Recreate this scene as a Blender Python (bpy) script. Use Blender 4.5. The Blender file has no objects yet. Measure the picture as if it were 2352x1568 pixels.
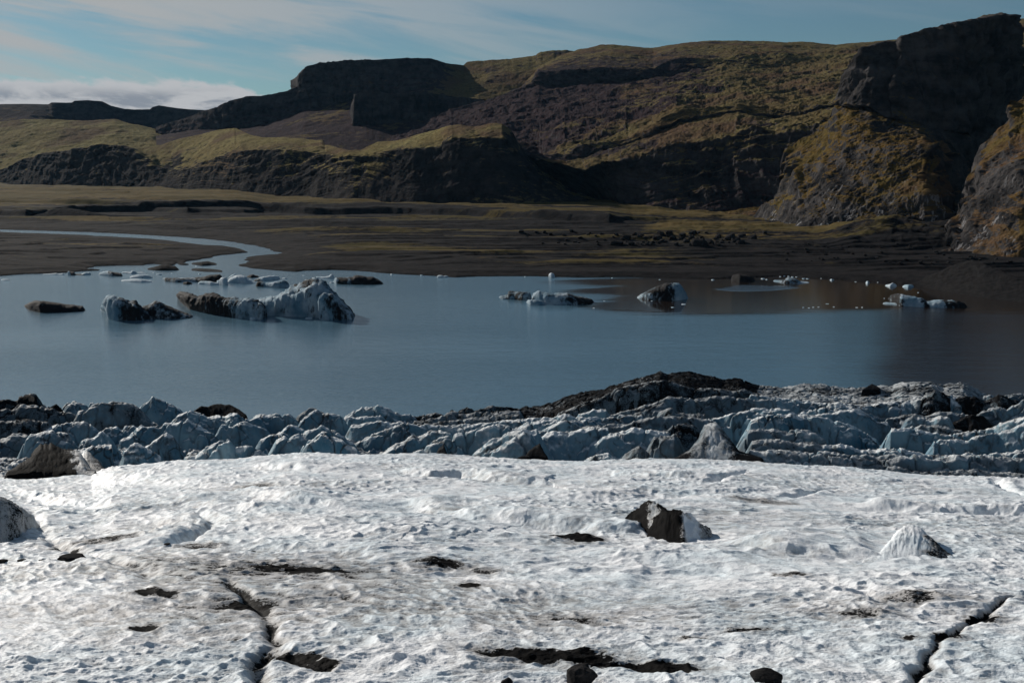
import bpy, math, random
import numpy as np
from mathutils import Vector

rnd = random.Random(7)
C = bpy.context.scene.collection
F4 = np.float32

# ------------------------------------------------------------------ camera
# measurements were read off the photograph at 2352 x 1568; FPX is the focal length in those pixels
FPX, CU, CV, HORIZ, EYE = 2613.0, 1176.0, 784.0, 370.0, 35.0
PITCH = math.atan((CV - HORIZ) / FPX)
SP, CP = math.sin(PITCH), math.cos(PITCH)

def ray(u, v):
    """sideways slope X/Y and rise Z/Y of a line of sight from the eye point"""
    x = (np.asarray(u, float) - CU) / FPX
    y = -(np.asarray(v, float) - CV) / FPX
    dy = CP + y * SP
    return x / dy, (-SP + y * CP) / dy

def on_level(u, v, z=0.0):
    s, m = ray(u, v)
    Y = (z - EYE) / m
    return s * Y, Y

def at_depth(u, v, Y):
    s, m = ray(u, v)
    return s * Y, Y, EYE + m * Y

# ------------------------------------------------------------------ noise
_rng = np.random.default_rng(11)
_perm = _rng.permutation(256).astype(np.int32)
_perm = np.concatenate([_perm, _perm, _perm])
_a = np.linspace(0, 2 * np.pi, 16, endpoint=False)
_g2 = np.stack([np.cos(_a), np.sin(_a)], 1).astype(F4)
_g3 = _rng.normal(size=(32, 3)); _g3 = (_g3 / np.linalg.norm(_g3, axis=1)[:, None]).astype(F4)

def _fade(t): return t * t * t * (t * (t * 6 - 15) + 10)

def perlin2(x, y):
    x = np.asarray(x, F4); y = np.asarray(y, F4)
    xi = np.floor(x).astype(np.int32); yi = np.floor(y).astype(np.int32)
    xf = x - xi; yf = y - yi
    u = _fade(xf); v = _fade(yf)
    xi &= 255; yi &= 255
    def g(ix, iy, fx, fy):
        h = _perm[_perm[ix & 255] + (iy & 255)] & 15
        return _g2[h, 0] * fx + _g2[h, 1] * fy
    a = g(xi, yi, xf, yf); b = g(xi + 1, yi, xf - 1, yf)
    c = g(xi, yi + 1, xf, yf - 1); d = g(xi + 1, yi + 1, xf - 1, yf - 1)
    ab = a + u * (b - a); cd = c + u * (d - c)
    return (ab + v * (cd - ab)) * 1.4

def perlin3(x, y, z):
    x = np.asarray(x, F4); y = np.asarray(y, F4); z = np.asarray(z, F4)
    xi = np.floor(x).astype(np.int32); yi = np.floor(y).astype(np.int32); zi = np.floor(z).astype(np.int32)
    xf = x - xi; yf = y - yi; zf = z - zi
    u, v, w = _fade(xf), _fade(yf), _fade(zf)
    def g(a, b, c):
        h = _perm[_perm[_perm[(xi + a) & 255] + ((yi + b) & 255)] + ((zi + c) & 255)] & 31
        return _g3[h, 0] * (xf - a) + _g3[h, 1] * (yf - b) + _g3[h, 2] * (zf - c)
    def l(a, b, t): return a + t * (b - a)
    return l(l(l(g(0,0,0), g(1,0,0), u), l(g(0,1,0), g(1,1,0), u), v),
             l(l(g(0,0,1), g(1,0,1), u), l(g(0,1,1), g(1,1,1), u), v), w) * 1.4

def fbm2(x, y, o=4, gain=.5, ridge=False):
    t = 0; a = 1.0; n = 0
    for i in range(o):
        p = perlin2(x + 17.3 * i, y - 9.1 * i)
        if ridge: p = 1 - 2 * np.abs(p)
        t = t + a * p; n += a; a *= gain; x = x * 2.03; y = y * 2.03
    return t / n

def fbm3(x, y, z, o=4, gain=.5, ridge=False):
    t = 0; a = 1.0; n = 0
    for i in range(o):
        p = perlin3(x + 17.3 * i, y - 9.1 * i, z + 3.7 * i)
        if ridge: p = 1 - 2 * np.abs(p)
        t = t + a * p; n += a; a *= gain; x = x * 2.03; y = y * 2.03; z = z * 2.03
    return t / n

def worley(x, y, jit=.9):
    x = np.asarray(x, F4); y = np.asarray(y, F4)
    xi = np.floor(x).astype(np.int32); yi = np.floor(y).astype(np.int32)
    best = np.full(x.shape, 9.0, F4); sec = best.copy()
    for a in (-1, 0, 1):
        for b in (-1, 0, 1):
            h = _perm[_perm[(xi + a) & 255] + ((yi + b) & 255)]
            h2 = _perm[h + 91]
            px = xi + a + .5 + (h / 255.0 - .5).astype(F4) * jit
            py = yi + b + .5 + (h2 / 255.0 - .5).astype(F4) * jit
            d = (px - x) ** 2 + (py - y) ** 2
            sec = np.minimum(sec, np.maximum(best, d)); best = np.minimum(best, d)
    return np.sqrt(best), np.sqrt(sec)

def cells(x, y, k=9.0):
    """soft cellular bowls: low in the middle, rounded rims"""
    x = np.asarray(x, F4); y = np.asarray(y, F4)
    xi = np.floor(x).astype(np.int32); yi = np.floor(y).astype(np.int32)
    t = np.zeros(x.shape, F4)
    for a in (-1, 0, 1):
        for b in (-1, 0, 1):
            h = _perm[_perm[(xi + a) & 255] + ((yi + b) & 255)]
            h2 = _perm[h + 91]
            px = xi + a + .5 + (h / 255.0 - .5).astype(F4) * .9
            py = yi + b + .5 + (h2 / 255.0 - .5).astype(F4) * .9
            t += np.exp(-k * ((px - x) ** 2 + (py - y) ** 2)).astype(F4)
    return -np.log(t + 1e-9) / k

def sstep(a, b, x):
    t = np.clip((x - a) / (b - a), 0, 1)
    return t * t * (3 - 2 * t)

# ------------------------------------------------------------------ mesh helpers
def mesh_obj(name, P, faces, mat, attrs=None, smooth=True, parent=None, tris=None):
    P = np.asarray(P, F4).reshape(-1, 3)
    faces = np.asarray(faces, np.int32)
    me = bpy.data.meshes.new(name)
    me.vertices.add(len(P)); me.vertices.foreach_set("co", P.ravel())
    k = faces.shape[1]
    me.loops.add(faces.size); me.loops.foreach_set("vertex_index", faces.ravel())
    me.polygons.add(len(faces))
    me.polygons.foreach_set("loop_start", np.arange(0, faces.size, k, dtype=np.int32))
    me.polygons.foreach_set("use_smooth", np.full(len(faces), smooth))
    me.update(calc_edges=True)
    for n, a in (attrs or {}).items():
        at = me.attributes.new(n, 'FLOAT', 'POINT')
        at.data.foreach_set("value", np.asarray(a, F4).ravel())
    me.materials.append(mat)
    o = bpy.data.objects.new(name, me); C.objects.link(o)
    if parent: o.parent = parent
    return o

def grid_faces(n, m, wrap=False):
    """n rows of m vertices"""
    i = np.arange(n - 1)[:, None]; j = np.arange(m if wrap else m - 1)[None, :]
    j2 = (j + 1) % m
    return np.stack([i * m + j, i * m + j2, (i + 1) * m + j2, (i + 1) * m + j], -1).reshape(-1, 4)

def tag(o, label, cat, group=None, kind=None):
    o['label'] = label; o['category'] = cat
    if group: o['group'] = group
    if kind: o['kind'] = kind
    return o

def structure(o, label, cat):
    return tag(o, label, cat, kind='structure')

# ------------------------------------------------------------------ shader helpers
class NT:
    def __init__(self, tree): self.t = tree; self.n = tree.nodes; self.l = tree.links
    def node(self, typ, **kw):
        nd = self.n.new(typ)
        for k, v in kw.items(): setattr(nd, k, v)
        return nd
    def link(self, a, b): self.l.new(a, b)
    def put(self, sock, v):
        if isinstance(v, bpy.types.NodeSocket): self.l.new(v, sock)
        else: sock.default_value = v
    def math(self, op, a, b=0.0, c=0.0, clamp=False):
        nd = self.node('ShaderNodeMath', operation=op, use_clamp=clamp)
        for i, v in enumerate((a, b, c)): self.put(nd.inputs[i], v)
        return nd.outputs[0]
    def add(self, a, b): return self.math('ADD', a, b)
    def mul(self, a, b): return self.math('MULTIPLY', a, b)
    def sub(self, a, b): return self.math('SUBTRACT', a, b)
    def ramp(self, x, lo, hi, a=0.0, b=1.0, smooth=True):
        nd = self.node('ShaderNodeMapRange', interpolation_type='SMOOTHSTEP' if smooth else 'LINEAR')
        self.put(nd.inputs['Value'], x)
        self.put(nd.inputs['From Min'], lo); self.put(nd.inputs['From Max'], hi)
        self.put(nd.inputs['To Min'], a); self.put(nd.inputs['To Max'], b)
        return nd.outputs['Result']
    def mix(self, f, a, b):
        nd = self.node('ShaderNodeMix', data_type='RGBA')
        self.put(nd.inputs[0], f)
        for s, v in ((nd.inputs[6], a), (nd.inputs[7], b)):
            if isinstance(v, tuple) and len(v) == 3: v = (*v, 1)
            self.put(s, v)
        return nd.outputs[2]
    def noise(self, vec, scale, detail=4.0, rough=.55, dist=0.0):
        nd = self.node('ShaderNodeTexNoise')
        if vec is not None: self.link(vec, nd.inputs['Vector'])
        nd.inputs['Scale'].default_value = scale; nd.inputs['Detail'].default_value = detail
        nd.inputs['Roughness'].default_value = rough; nd.inputs['Distortion'].default_value = dist
        return nd.outputs['Fac']
    def voro(self, vec, scale, feature='F1'):
        nd = self.node('ShaderNodeTexVoronoi', feature=feature)
        self.link(vec, nd.inputs['Vector']); nd.inputs['Scale'].default_value = scale
        return nd.outputs['Distance']
    def mapping(self, vec, scale=(1,1,1), rot=(0,0,0), loc=(0,0,0)):
        nd = self.node('ShaderNodeMapping')
        self.link(vec, nd.inputs['Vector'])
        nd.inputs['Scale'].default_value = scale; nd.inputs['Rotation'].default_value = rot; nd.inputs['Location'].default_value = loc
        return nd.outputs[0]
    def attr(self, name):
        return self.node('ShaderNodeAttribute', attribute_name=name).outputs['Fac']
    def bump(self, h, strength=.5, dist=1.0, normal=None):
        nd = self.node('ShaderNodeBump')
        nd.inputs['Strength'].default_value = strength; nd.inputs['Distance'].default_value = dist
        self.link(h, nd.inputs['Height'])
        if normal is not None: self.link(normal, nd.inputs['Normal'])
        return nd.outputs[0]

def new_mat(name):
    m = bpy.data.materials.new(name); m.use_nodes = True
    T = NT(m.node_tree)
    b = m.node_tree.nodes['Principled BSDF']
    pos = T.node('ShaderNodeNewGeometry').outputs['Position']
    obj = T.node('ShaderNodeTexCoord').outputs['Object']
    return m, T, b, pos, obj

def slope_z(T):
    g = T.node('ShaderNodeNewGeometry')
    s = T.node('ShaderNodeSeparateXYZ'); T.link(g.outputs['Normal'], s.inputs[0])
    return s.outputs[2]

# hills: moss / scree / bedrock
def hill_material(name, moss, moss2, scree, rock, rock2, streaks=False, bumpdist=1.2):
    m, T, b, pos, obj = new_mat(name)
    g = T.attr('grass'); sc = T.attr('scree')
    n1 = T.noise(pos, .02, 5, .6); n2 = T.noise(pos, .11, 6, .65); n3 = T.noise(pos, .5, 4, .6)
    nz = slope_z(T)
    gm = T.add(g, T.add(T.mul(T.sub(n1, .5), 1.5), T.mul(T.sub(n2, .5), 1.3)))
    gm = T.add(gm, T.mul(T.sub(nz, .72), .8))
    gm = T.ramp(gm, .38, .62)
    strat = T.noise(T.mapping(pos, (.02, .02, .10)), 1.0, 5, .6, .4)
    rk = T.mix(T.ramp(T.add(T.mul(n2, .6), T.mul(strat, .5)), .38, .7), rock, rock2)
    rk = T.mix(T.mul(sc, T.ramp(nz, .5, .75)), rk, T.mix(T.ramp(n2, .35, .65), scree, tuple(c * 1.5 for c in scree)))
    gr = T.mix(T.ramp(T.add(T.mul(n1, .6), T.mul(n3, .4)), .36, .62), moss, moss2)
    gr = T.mix(T.ramp(T.add(T.mul(n3, .5), T.mul(T.noise(pos, .18, 4, .7), .5)), .47, .62, 0, .8), gr, tuple(c * .35 for c in moss))
    heath = T.noise(pos, .013, 4, .6)
    gr = T.mix(T.ramp(heath, .48, .62, 0, .75), gr, (.092, .056, .038))
    col = T.mix(gm, rk, gr)
    if streaks:
        w = T.attr('streak')
        sn = T.noise(T.mapping(pos, (.45, .45, .035)), 1.0, 4, .6)
        sn2 = T.noise(pos, .09, 2, .5)
        f = T.mul(T.mul(w, T.ramp(sn, .55, .64)), T.ramp(sn2, .50, .60))
        col = T.mix(f, col, (.30, .30, .31))
    T.link(col, b.inputs['Base Color'])
    b.inputs['Roughness'].default_value = 1.0; b.inputs['Specular IOR Level'].default_value = .02
    h = T.add(T.mul(n2, 2.2), T.add(n3, T.mul(T.noise(pos, 2.2, 3, .6), .35)))
    T.link(T.bump(h, .8, bumpdist), b.inputs['Normal'])
    return m

M_far = hill_material('mossy_far_hills', (.165, .138, .058), (.10, .070, .036), (.030, .021, .023), (.010, .010, .012), (.062, .057, .057))
M_low = hill_material('mossy_low_ridge', (.215, .182, .076), (.165, .125, .053), (.020, .017, .018), (.009, .009, .010), (.045, .041, .039), bumpdist=1.0)
M_cliff = hill_material('brown_grass_basalt', (.135, .080, .024), (.09, .068, .023), (.032, .026, .023), (.012, .012, .013), (.070, .065, .064), streaks=True, bumpdist=.8)

# outwash plain: black gravel with thin tan moss
def plain_material():
    m, T, b, pos, obj = new_mat('black_gravel_outwash')
    g = T.attr('grass')
    st = T.mapping(pos, (.012, .05, 0))
    n1 = T.noise(st, 1.0, 6, .65); n2 = T.noise(pos, .25, 6, .7); n3 = T.noise(pos, 1.5, 3, .6)
    gm = T.add(g, T.add(T.mul(T.sub(n1, .5), 2.0), T.mul(T.sub(n2, .5), .6)))
    gm = T.ramp(gm, .38, .62)
    grav = T.mix(T.ramp(n2, .35, .68), (.009, .009, .010), (.022, .020, .020))
    grav = T.mix(T.ramp(n3, .62, .75), grav, (.04, .037, .036))
    grass = T.mix(T.ramp(n1, .35, .65), (.125, .088, .036), (.066, .054, .021))
    T.link(T.mix(gm, grav, grass), b.inputs['Base Color'])
    b.inputs['Roughness'].default_value = 1.0; b.inputs['Specular IOR Level'].default_value = .03
    T.link(T.bump(T.add(n2, T.mul(n3, .4)), .7, .5), b.inputs['Normal'])
    return m
M_plain = plain_material()

def gravel_material(name='dark_gravel', lo=(.009, .0088, .0095), hi=(.021, .020, .020), scale=1.0):
    m, T, b, pos, obj = new_mat(name)
    n = T.noise(pos, .6 * scale, 6, .7); n2 = T.noise(pos, 5 * scale, 4, .7)
    c = T.mix(T.ramp(n, .35, .65), lo, hi)
    c = T.mix(T.ramp(n2, .6, .72), c, tuple(x * 1.7 for x in hi))
    T.link(c, b.inputs['Base Color']); b.inputs['Roughness'].default_value = 1.0; b.inputs['Specular IOR Level'].default_value = .05
    T.link(T.bump(T.add(n, T.mul(n2, .5)), .8, .3 / scale), b.inputs['Normal'])
    return m
M_gravel = gravel_material()
M_rock = gravel_material('black_rock', (.012, .012, .013), (.032, .03, .03), 4.0)

# glacier surface; attribute dirt 0 clean .. 1 black grit, wet = meltwater film
def ice_material(name, clean, blue, grit, fine, dscale=1.0, veins=0.0, rough=.42, crust=None, film=(.23, .215, .205)):
    m, T, b, pos, obj = new_mat(name)
    d = T.attr('dirt'); wet = T.attr('wet')
    n1 = T.noise(pos, .35 * dscale, 5, .6); n2 = T.noise(pos, 2.2 * dscale, 6, .7); n3 = T.noise(pos, 14 * dscale, 3, .65)
    c = T.mix(T.ramp(n1, .35, .68), clean, blue)
    c = T.mix(T.ramp(T.add(T.mul(n2, .6), T.mul(n3, .4)), .46, .66, 0, .34), c, (.34, .335, .335))
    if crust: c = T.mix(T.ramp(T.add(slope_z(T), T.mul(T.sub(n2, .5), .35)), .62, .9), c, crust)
    thin = T.add(d, T.add(T.mul(T.sub(n1, .5), .35), T.mul(T.sub(n2, .5), .9)))
    c = T.mix(T.ramp(thin, .04, .56, 0, .74), c, film)
    c = T.mix(T.ramp(T.add(thin, T.mul(T.sub(n3, .5), 1.1)), .56, .80), c, grit)
    if veins:
        wv = T.node('ShaderNodeVectorMath', operation='ADD')
        T.link(pos, wv.inputs[0])
        nz = T.node('ShaderNodeTexNoise'); T.link(pos, nz.inputs['Vector']); nz.inputs['Scale'].default_value = .5; nz.inputs['Detail'].default_value = 3
        sc = T.node('ShaderNodeVectorMath', operation='SCALE'); T.link(nz.outputs['Color'], sc.inputs[0]); sc.inputs['Scale'].default_value = 3.0
        T.link(sc.outputs[0], wv.inputs[1])
        e = T.voro(wv.outputs[0], .3, 'DISTANCE_TO_EDGE')
        k = T.mul(T.ramp(e, .0, .05, veins, 0), T.ramp(n1, .42, .6))
        c = T.mix(k, c, (.03, .035, .04))
        st = T.noise(T.mapping(pos, (1.3, 1.3, .22)), 1.0, 4, .65)
        c = T.mix(T.mul(T.ramp(st, .52, .68, 0, .85), T.ramp(T.noise(pos, .12, 3, .6), .42, .62, .15, 1)), c, (.022, .024, .027))
    T.link(c, b.inputs['Base Color'])
    r = T.ramp(thin, .4, .8, rough, .7)
    nd = T.math('MULTIPLY_ADD', wet, -.33, r); T.link(nd, b.inputs['Roughness'])
    T.link(T.ramp(thin, .5, .75, .32, .03), b.inputs['Specular IOR Level']); b.inputs['IOR'].default_value = 1.31
    h = T.add(T.mul(n2, .5), T.add(T.mul(n3, .22), T.mul(T.noise(pos, fine, 2, .7), .12)))
    T.link(T.bump(h, .55, .16 / dscale), b.inputs['Normal'])
    return m
M_ice = ice_material('granular_white_ice', (.86, .88, .905), (.71, .80, .855), (.007, .0068, .007), 60.0, rough=.52)
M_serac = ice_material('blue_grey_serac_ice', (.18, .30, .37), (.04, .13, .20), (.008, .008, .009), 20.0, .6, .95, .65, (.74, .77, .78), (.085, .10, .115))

def berg_material(name, clean, blue, dirt, strat=0.0):
    m, T, b, pos, obj = new_mat(name)
    d = T.attr('dirt')
    n1 = T.noise(pos, .22, 5, .6); n2 = T.noise(pos, 1.0, 5, .65)
    st = T.noise(T.mapping(pos, (.8, .8, .3), (0, .3, .1)), 1.0, 6, .7)
    c = T.mix(T.ramp(n1, .35, .65), clean, blue)
    k = T.add(d, T.add(T.mul(T.sub(st, .5), 2.0), T.mul(T.sub(n1, .5), .9)))
    c = T.mix(T.ramp(k, .3, .7), c, dirt)
    T.link(c, b.inputs['Base Color']); b.inputs['Roughness'].default_value = .85; b.inputs['Specular IOR Level'].default_value = .12
    T.link(T.bump(T.add(st, T.mul(n2, .6)), .8, .45), b.inputs['Normal'])
    return m
M_berg = berg_material('dirty_iceberg_ice', (.34, .41, .46), (.11, .21, .28), (.013, .012, .013))
M_floe = berg_material('pale_floe_ice', (.50, .56, .60), (.30, .42, .49), (.03, .03, .032))

# lake
def water_material():
    m, T, b, pos, obj = new_mat('silty_lake_water')
    calm = T.attr('calm')
    refl = T.attr('painted_reflection')
    refl = T.ramp(T.add(refl, T.mul(T.sub(T.noise(T.mapping(pos, (.01, .03, 0)), 1.0, 4, .6), .5), .5)), .25, .75)
    T.link(T.mix(refl, (.074, .146, .200), (.019, .014, .011)), b.inputs['Base Color'])  # brown end of the mix paints the cliff's reflection into the water
    b.inputs['IOR'].default_value = 2.0
    wn = T.noise(T.mapping(pos, (.014, .05, 0)), 1.0, 4, .6)
    edge = T.ramp(T.add(calm, T.mul(T.sub(wn, .5), 1.5)), .25, .75)
    r = T.ramp(edge, 0, 1, .17, .09); T.link(r, b.inputs['Roughness'])
    rip = T.noise(T.mapping(pos, (.55, 1.5, 0), (0, 0, .25)), 1.0, 3, .6)
    rip2 = T.noise(T.mapping(pos, (2.0, 5.0, 0), (0, 0, -.15)), 1.0, 2, .6)
    gust = T.noise(T.mapping(pos, (.008, .02, 0)), 1.0, 3, .5)
    h = T.mul(T.add(rip, T.mul(rip2, .4)), T.ramp(edge, 0, 1, 1.0, .10))
    sw = T.noise(T.mapping(pos, (.10, .32, 0), (0, 0, .1)), 1.0, 3, .6)
    h = T.add(T.mul(h, T.ramp(gust, .3, .7, .6, 1.3)), T.mul(sw, T.ramp(edge, 0, 1, 1.6, .1)))
    T.link(T.bump(h, .55, .12), b.inputs['Normal'])
    return m
M_water = water_material()

# ------------------------------------------------------------------ ridged terrain sheets
def curve_sY(pts, s_grid):
    """pts: (u, v, Y) along a traced line -> depth and height on a grid of sideways slopes"""
    p = np.array([(a[0], a[1]) for a in pts], float)
    Y = np.array([a[2] if len(a) > 2 and a[2] is not None else np.nan for a in pts], float)
    s, m = ray(p[:, 0], p[:, 1])
    k = np.arange(len(pts))
    ok = ~np.isnan(Y)
    Y = np.interp(s, s[ok], Y[ok])
    z = EYE + m * Y
    return np.interp(s_grid, s, Y), np.interp(s_grid, s, z), s.min(), s.max()

def smooth1(a, n):
    if n < 2: return a
    k = np.hanning(n + 2)[1:-1]; k /= k.sum()
    return np.convolve(np.pad(a, n // 2 + 1, mode='edge'), k, 'same')[n // 2 + 1: -(n // 2 + 1)]

def pt_interp(pts, vals, s_grid):
    s, _ = ray([p[0] for p in pts], [p[1] for p in pts])
    return np.interp(s_grid, s, vals)

def sheet(name, u0, u1, ns, rows, curves, mat, amp, scale, gully=0.0, seed=0, sm=3, terr=0.0, block=0.0, bench=0.0, rib=0.0, ribw=16.0):
    """curves, front to back: dict(p=[(u,v,Y)...], g=grass, sc=scree, a=roughness, st=streak)"""
    s0, _ = ray(u0, 350); s1, _ = ray(u1, 350)
    S = np.linspace(s0, s1, ns)
    Yc, Zc, att = [], [], {k: [] for k in ('g', 'sc', 'a', 'st')}
    for c in curves:
        Y, Z, _, _ = curve_sY(c['p'], S)
        Z = smooth1(Z, c.get('sm', sm)); Y = smooth1(Y, c.get('sm', sm) * 3)
        L_ = S * Y; jg = c.get('jag', 1.0 if (block >= 9 and c is curves[-2]) else .0) * (Y / 1000.0)
        Z = Z + jg * (1.3 * fbm2(L_ / 26 + seed, L_ * 0 + len(Yc), 5, .65)); Y = Y + jg * 3 * fbm2(L_ / 45 + seed + 70, L_ * 0 + len(Yc), 4, .6)
        Yc.append(Y); Zc.append(Z)
        for k, dflt in (('g', 0), ('sc', 0), ('a', 1), ('st', 0)):
            val = c.get(k, dflt)
            att[k].append(np.interp(S, *np.array([(ray(u, 350)[0], x) for u, x in val]).T) if isinstance(val, list) else np.full(ns, float(val)))
    YY, ZZ, A = [], [], {k: [] for k in att}
    for i in range(len(curves) - 1):
        n = rows[i]
        t = np.linspace(0, 1, n, endpoint=(i == len(curves) - 2))[:, None]
        YY.append(Yc[i] + t * (Yc[i + 1] - Yc[i])); ZZ.append(Zc[i] + t * (Zc[i + 1] - Zc[i]))
        for k in att: A[k].append(att[k][i] + t * (att[k][i + 1] - att[k][i]))
    Y = np.concatenate(YY); Z = np.concatenate(ZZ); A = {k: np.concatenate(v) for k, v in A.items()}
    X = S[None, :] * Y
    P = np.stack([X, Y, Z], -1)
    N = np.cross(np.gradient(P, axis=1), np.gradient(P, axis=0))
    N /= np.linalg.norm(N, axis=-1, keepdims=True) + 1e-9
    N[..., 2] = np.abs(N[..., 2])
    N[..., 1] = -np.abs(N[..., 1])
    e = seed * 31.7
    steep = np.clip(1 - N[..., 2], 0, 1)
    d = fbm3(X / scale + e, Y / scale, Z / scale * .8, 6, .52) * .7 + fbm3(X / scale * 2.7 + e, Y / scale * 2.7, Z / scale * 1.6, 6, .62, True) * .30
    D = d * amp * A['a']
    if gully:
        down = Z * 1.2 + Y * .4
        wx = X + 8 * perlin2(X / 40 + e, down / 60)
        gl = fbm2(wx / 16 + e, down / 90, 4, .55, True)
        D = D + gl * gully * A['a'] * sstep(.08, .35, steep)
    if block:   # columns and buttresses on bedrock walls
        w1, w2 = worley((X + Y * .7) / 13 + e + .5 * perlin2(X / 9, Z / 15), Z / 55 + 3 * perlin2(X / 60 + e, Z / 60))
        D = D + (np.clip(w2 - w1, 0, .5) - .2) * block * sstep(.35, .7, steep) * A['a']
    if rib:     # upright ribs and clefts on the walls
        rx = X + .5 * Y + 5 * perlin2(X / 30 + e, Z / 40)
        rb = fbm2(rx / ribw + e, Z / (ribw * 7), 4, .55, True) * .8 + perlin2(rx / (ribw * 2.6) + e, Z / (ribw * 12)) * .9
        D = D + rib * rb * sstep(.35, .75, steep)
    if bench:   # tilted benches crossing the slope
        bb = fbm2((X * .8 + Y * .35) / 75 + e, (Z - .10 * X) / 9.5 + 2.0 * perlin2(X / 90, Y / 90), 5, .58, True)
        D = D + bench * bb * A['a'] * sstep(.02, .12, steep)
    if terr:    # lava beds: thin ledges along the slope
        q = Z / 9 + 1.5 * perlin2(X / 70 + e, Y / 70)
        D = D + terr * (np.abs((q % 1) - .5) - .25) * sstep(.12, .4, steep) * A['a']
    P = P + N * D[..., None]
    n, mm = Y.shape
    return mesh_obj(name, P, grid_faces(n, mm), mat, {'grass': A['g'], 'scree': A['sc'], 'streak': A['st']})

def lift(pts, dY=0, dv=0, k=1):
    return [(p[0], p[1] + dv, (p[2] + dY) if p[2] is not None else None) for p in pts]

def plainY(v, z=1.5): return float(on_level(1176, v, z)[1])

def onp(pts, z=0.5):
    return [(u, v, float((z - EYE) / ray(u, v)[1])) for u, v in pts]

# ---- far ridge on the left horizon
sk = [(-700, 235), (-300, 238), (0, 240), (60, 239), (112, 240), (118, 236), (165, 236), (171, 232), (200, 230), (235, 233), (255, 243), (285, 250), (310, 252), (345, 252), (352, 246), (365, 243), (400, 248), (430, 251), (470, 254), (560, 256), (700, 262)]
crest = [(u, v, 1925) for u, v in sk]
o = sheet('far_hill', -700, 700, 700, (50, 60, 30), [
    dict(p=[(-700, 312, 1750), (700, 312, 1750)], g=.3, sc=1),
    dict(p=[(-700, 268, 1850), (0, 270, 1850), (70, 270, 1850), (200, 290, 1885), (330, 296, 1900), (700, 300, 1900)], g=.15, sc=1, a=.6),
    dict(p=crest, g=.0, sc=.0, a=.3),
    dict(p=lift(crest, 500, 60), g=0)], M_far, 6, 70, 2.0, 1, sm=1)
structure(o, 'dark low ridge on the left skyline under the white cloud bank', 'hill')

# ---- flat-topped mesa with its cliff
top = [(360, 292, 1560), (440, 268, 1550), (470, 256, 1540), (500, 248, 1530), (540, 229, 1520), (565, 223, 1515), (600, 222, 1510), (650, 213, 1505), (680, 203, 1502), (683, 200, 1500), (685, 180, 1500), (692, 167, 1500), (706, 153, 1500), (740, 146, 1500), (800, 141, 1500), (880, 138, 1500), (930, 134, 1505), (990, 135, 1510), (1030, 147, 1540), (1065, 151, 1580), (1075, 144, 1600), (1130, 139, 1600), (1170, 137, 1600), (1232, 128, 1600), (1242, 120, 1600), (1300, 118, 1600), (1400, 130, 1600), (1500, 150, 1600)]
base = [(360, 312, 1540), (440, 302, 1520), (500, 300, 1505), (560, 298, 1492), (620, 284, 1486), (670, 268, 1480), (700, 255, 1475), (740, 248, 1475), (800, 236, 1475), (840, 222, 1475), (900, 222, 1470), (960, 205, 1470), (1010, 200, 1470), (1050, 196, 1480), (1120, 180, 1490), (1200, 170, 1500), (1500, 160, 1500)]
o = sheet('mesa', 360, 1500, 800, (70, 110, 70), [
    dict(p=[(360, 335, 1200), (560, 335, 1200), (700, 345, 1180), (850, 352, 1180), (1000, 335, 1220), (1100, 260, 1340), (1500, 300, 1340)], g=[(300, .1), (700, .1), (960, .1), (1080, .5), (1500, .5)], sc=1, a=.5),
    dict(p=base, g=[(300, .0), (640, .0), (700, .25), (980, .15), (1060, .55), (1500, .6)], sc=1),
    dict(p=top, g=[(300, .1), (680, .0), (1000, .1), (1070, .5), (1500, .5)], sc=.2, a=.35),
    dict(p=lift(top, 300, 12), g=.4)], M_far, 7, 60, 2.5, 2, sm=1, terr=4.0, block=11, rib=5, ribw=26)
structure(o, 'flat topped dark mesa with a sheer cliff at its left end', 'hill')

# ---- dark rock wall in front of the mesa
ttop = [(770, 352, 1300), (803, 338, 1305), (814, 300, 1310), (819, 218, 1315), (835, 209, 1315), (860, 208, 1318), (885, 216, 1322), (900, 222, 1325), (915, 215, 1325), (950, 212, 1325), (990, 215, 1330), (1040, 222, 1335), (1100, 229, 1340), (1145, 236, 1345), (1180, 262, 1350), (1220, 300, 1350)]
tb = [(p[0], 352, p[2] - 12) for p in ttop]
o = sheet('rock_wall', 770, 1220, 400, (120, 40), [
    dict(p=tb, g=0, a=.8), dict(p=ttop, g=.1, a=.35), dict(p=lift(ttop, 90, 22), g=.5, a=.5)], M_far, 4, 40, 1, 3, sm=1, terr=3.0, block=9, rib=4.5, ribw=22)
structure(o, 'sheer dark rock wall standing below the mesa', 'cliff')

# ---- wide mossy mountainside in the middle
c0 = onp([(700, 450), (850, 440), (1000, 440), (1150, 450), (1300, 462), (1420, 482), (1500, 491), (1600, 495), (1700, 497), (1800, 500), (1950, 510), (2200, 520), (2600, 540)])
c1 = [(700, 400, 1010), (850, 390, 1000), (1000, 380, 960), (1150, 370, 900), (1220, 366, 880), (1260, 385, 845), (1340, 396, 810), (1400, 388, 800), (1430, 380, 792), (1470, 362, 790), (1520, 348, 788), (1580, 338, 782), (1640, 332, 772), (1690, 318, 770), (1720, 302, 768), (1780, 312, 756), (1830, 300, 750), (1950, 290, 735), (2200, 280, 730), (2600, 280, 720)]
bA = [(700, 395, 1050), (850, 380, 1045), (1000, 357, 1030), (1140, 338, 990), (1200, 350, 945), (1250, 366, 905), (1300, 376, 872), (1400, 350, 872), (1480, 322, 872), (1568, 292, 872), (1640, 276, 864), (1700, 262, 855), (1760, 270, 850), (1850, 262, 835), (1950, 250, 822), (2200, 250, 815), (2600, 240, 800)]
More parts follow.
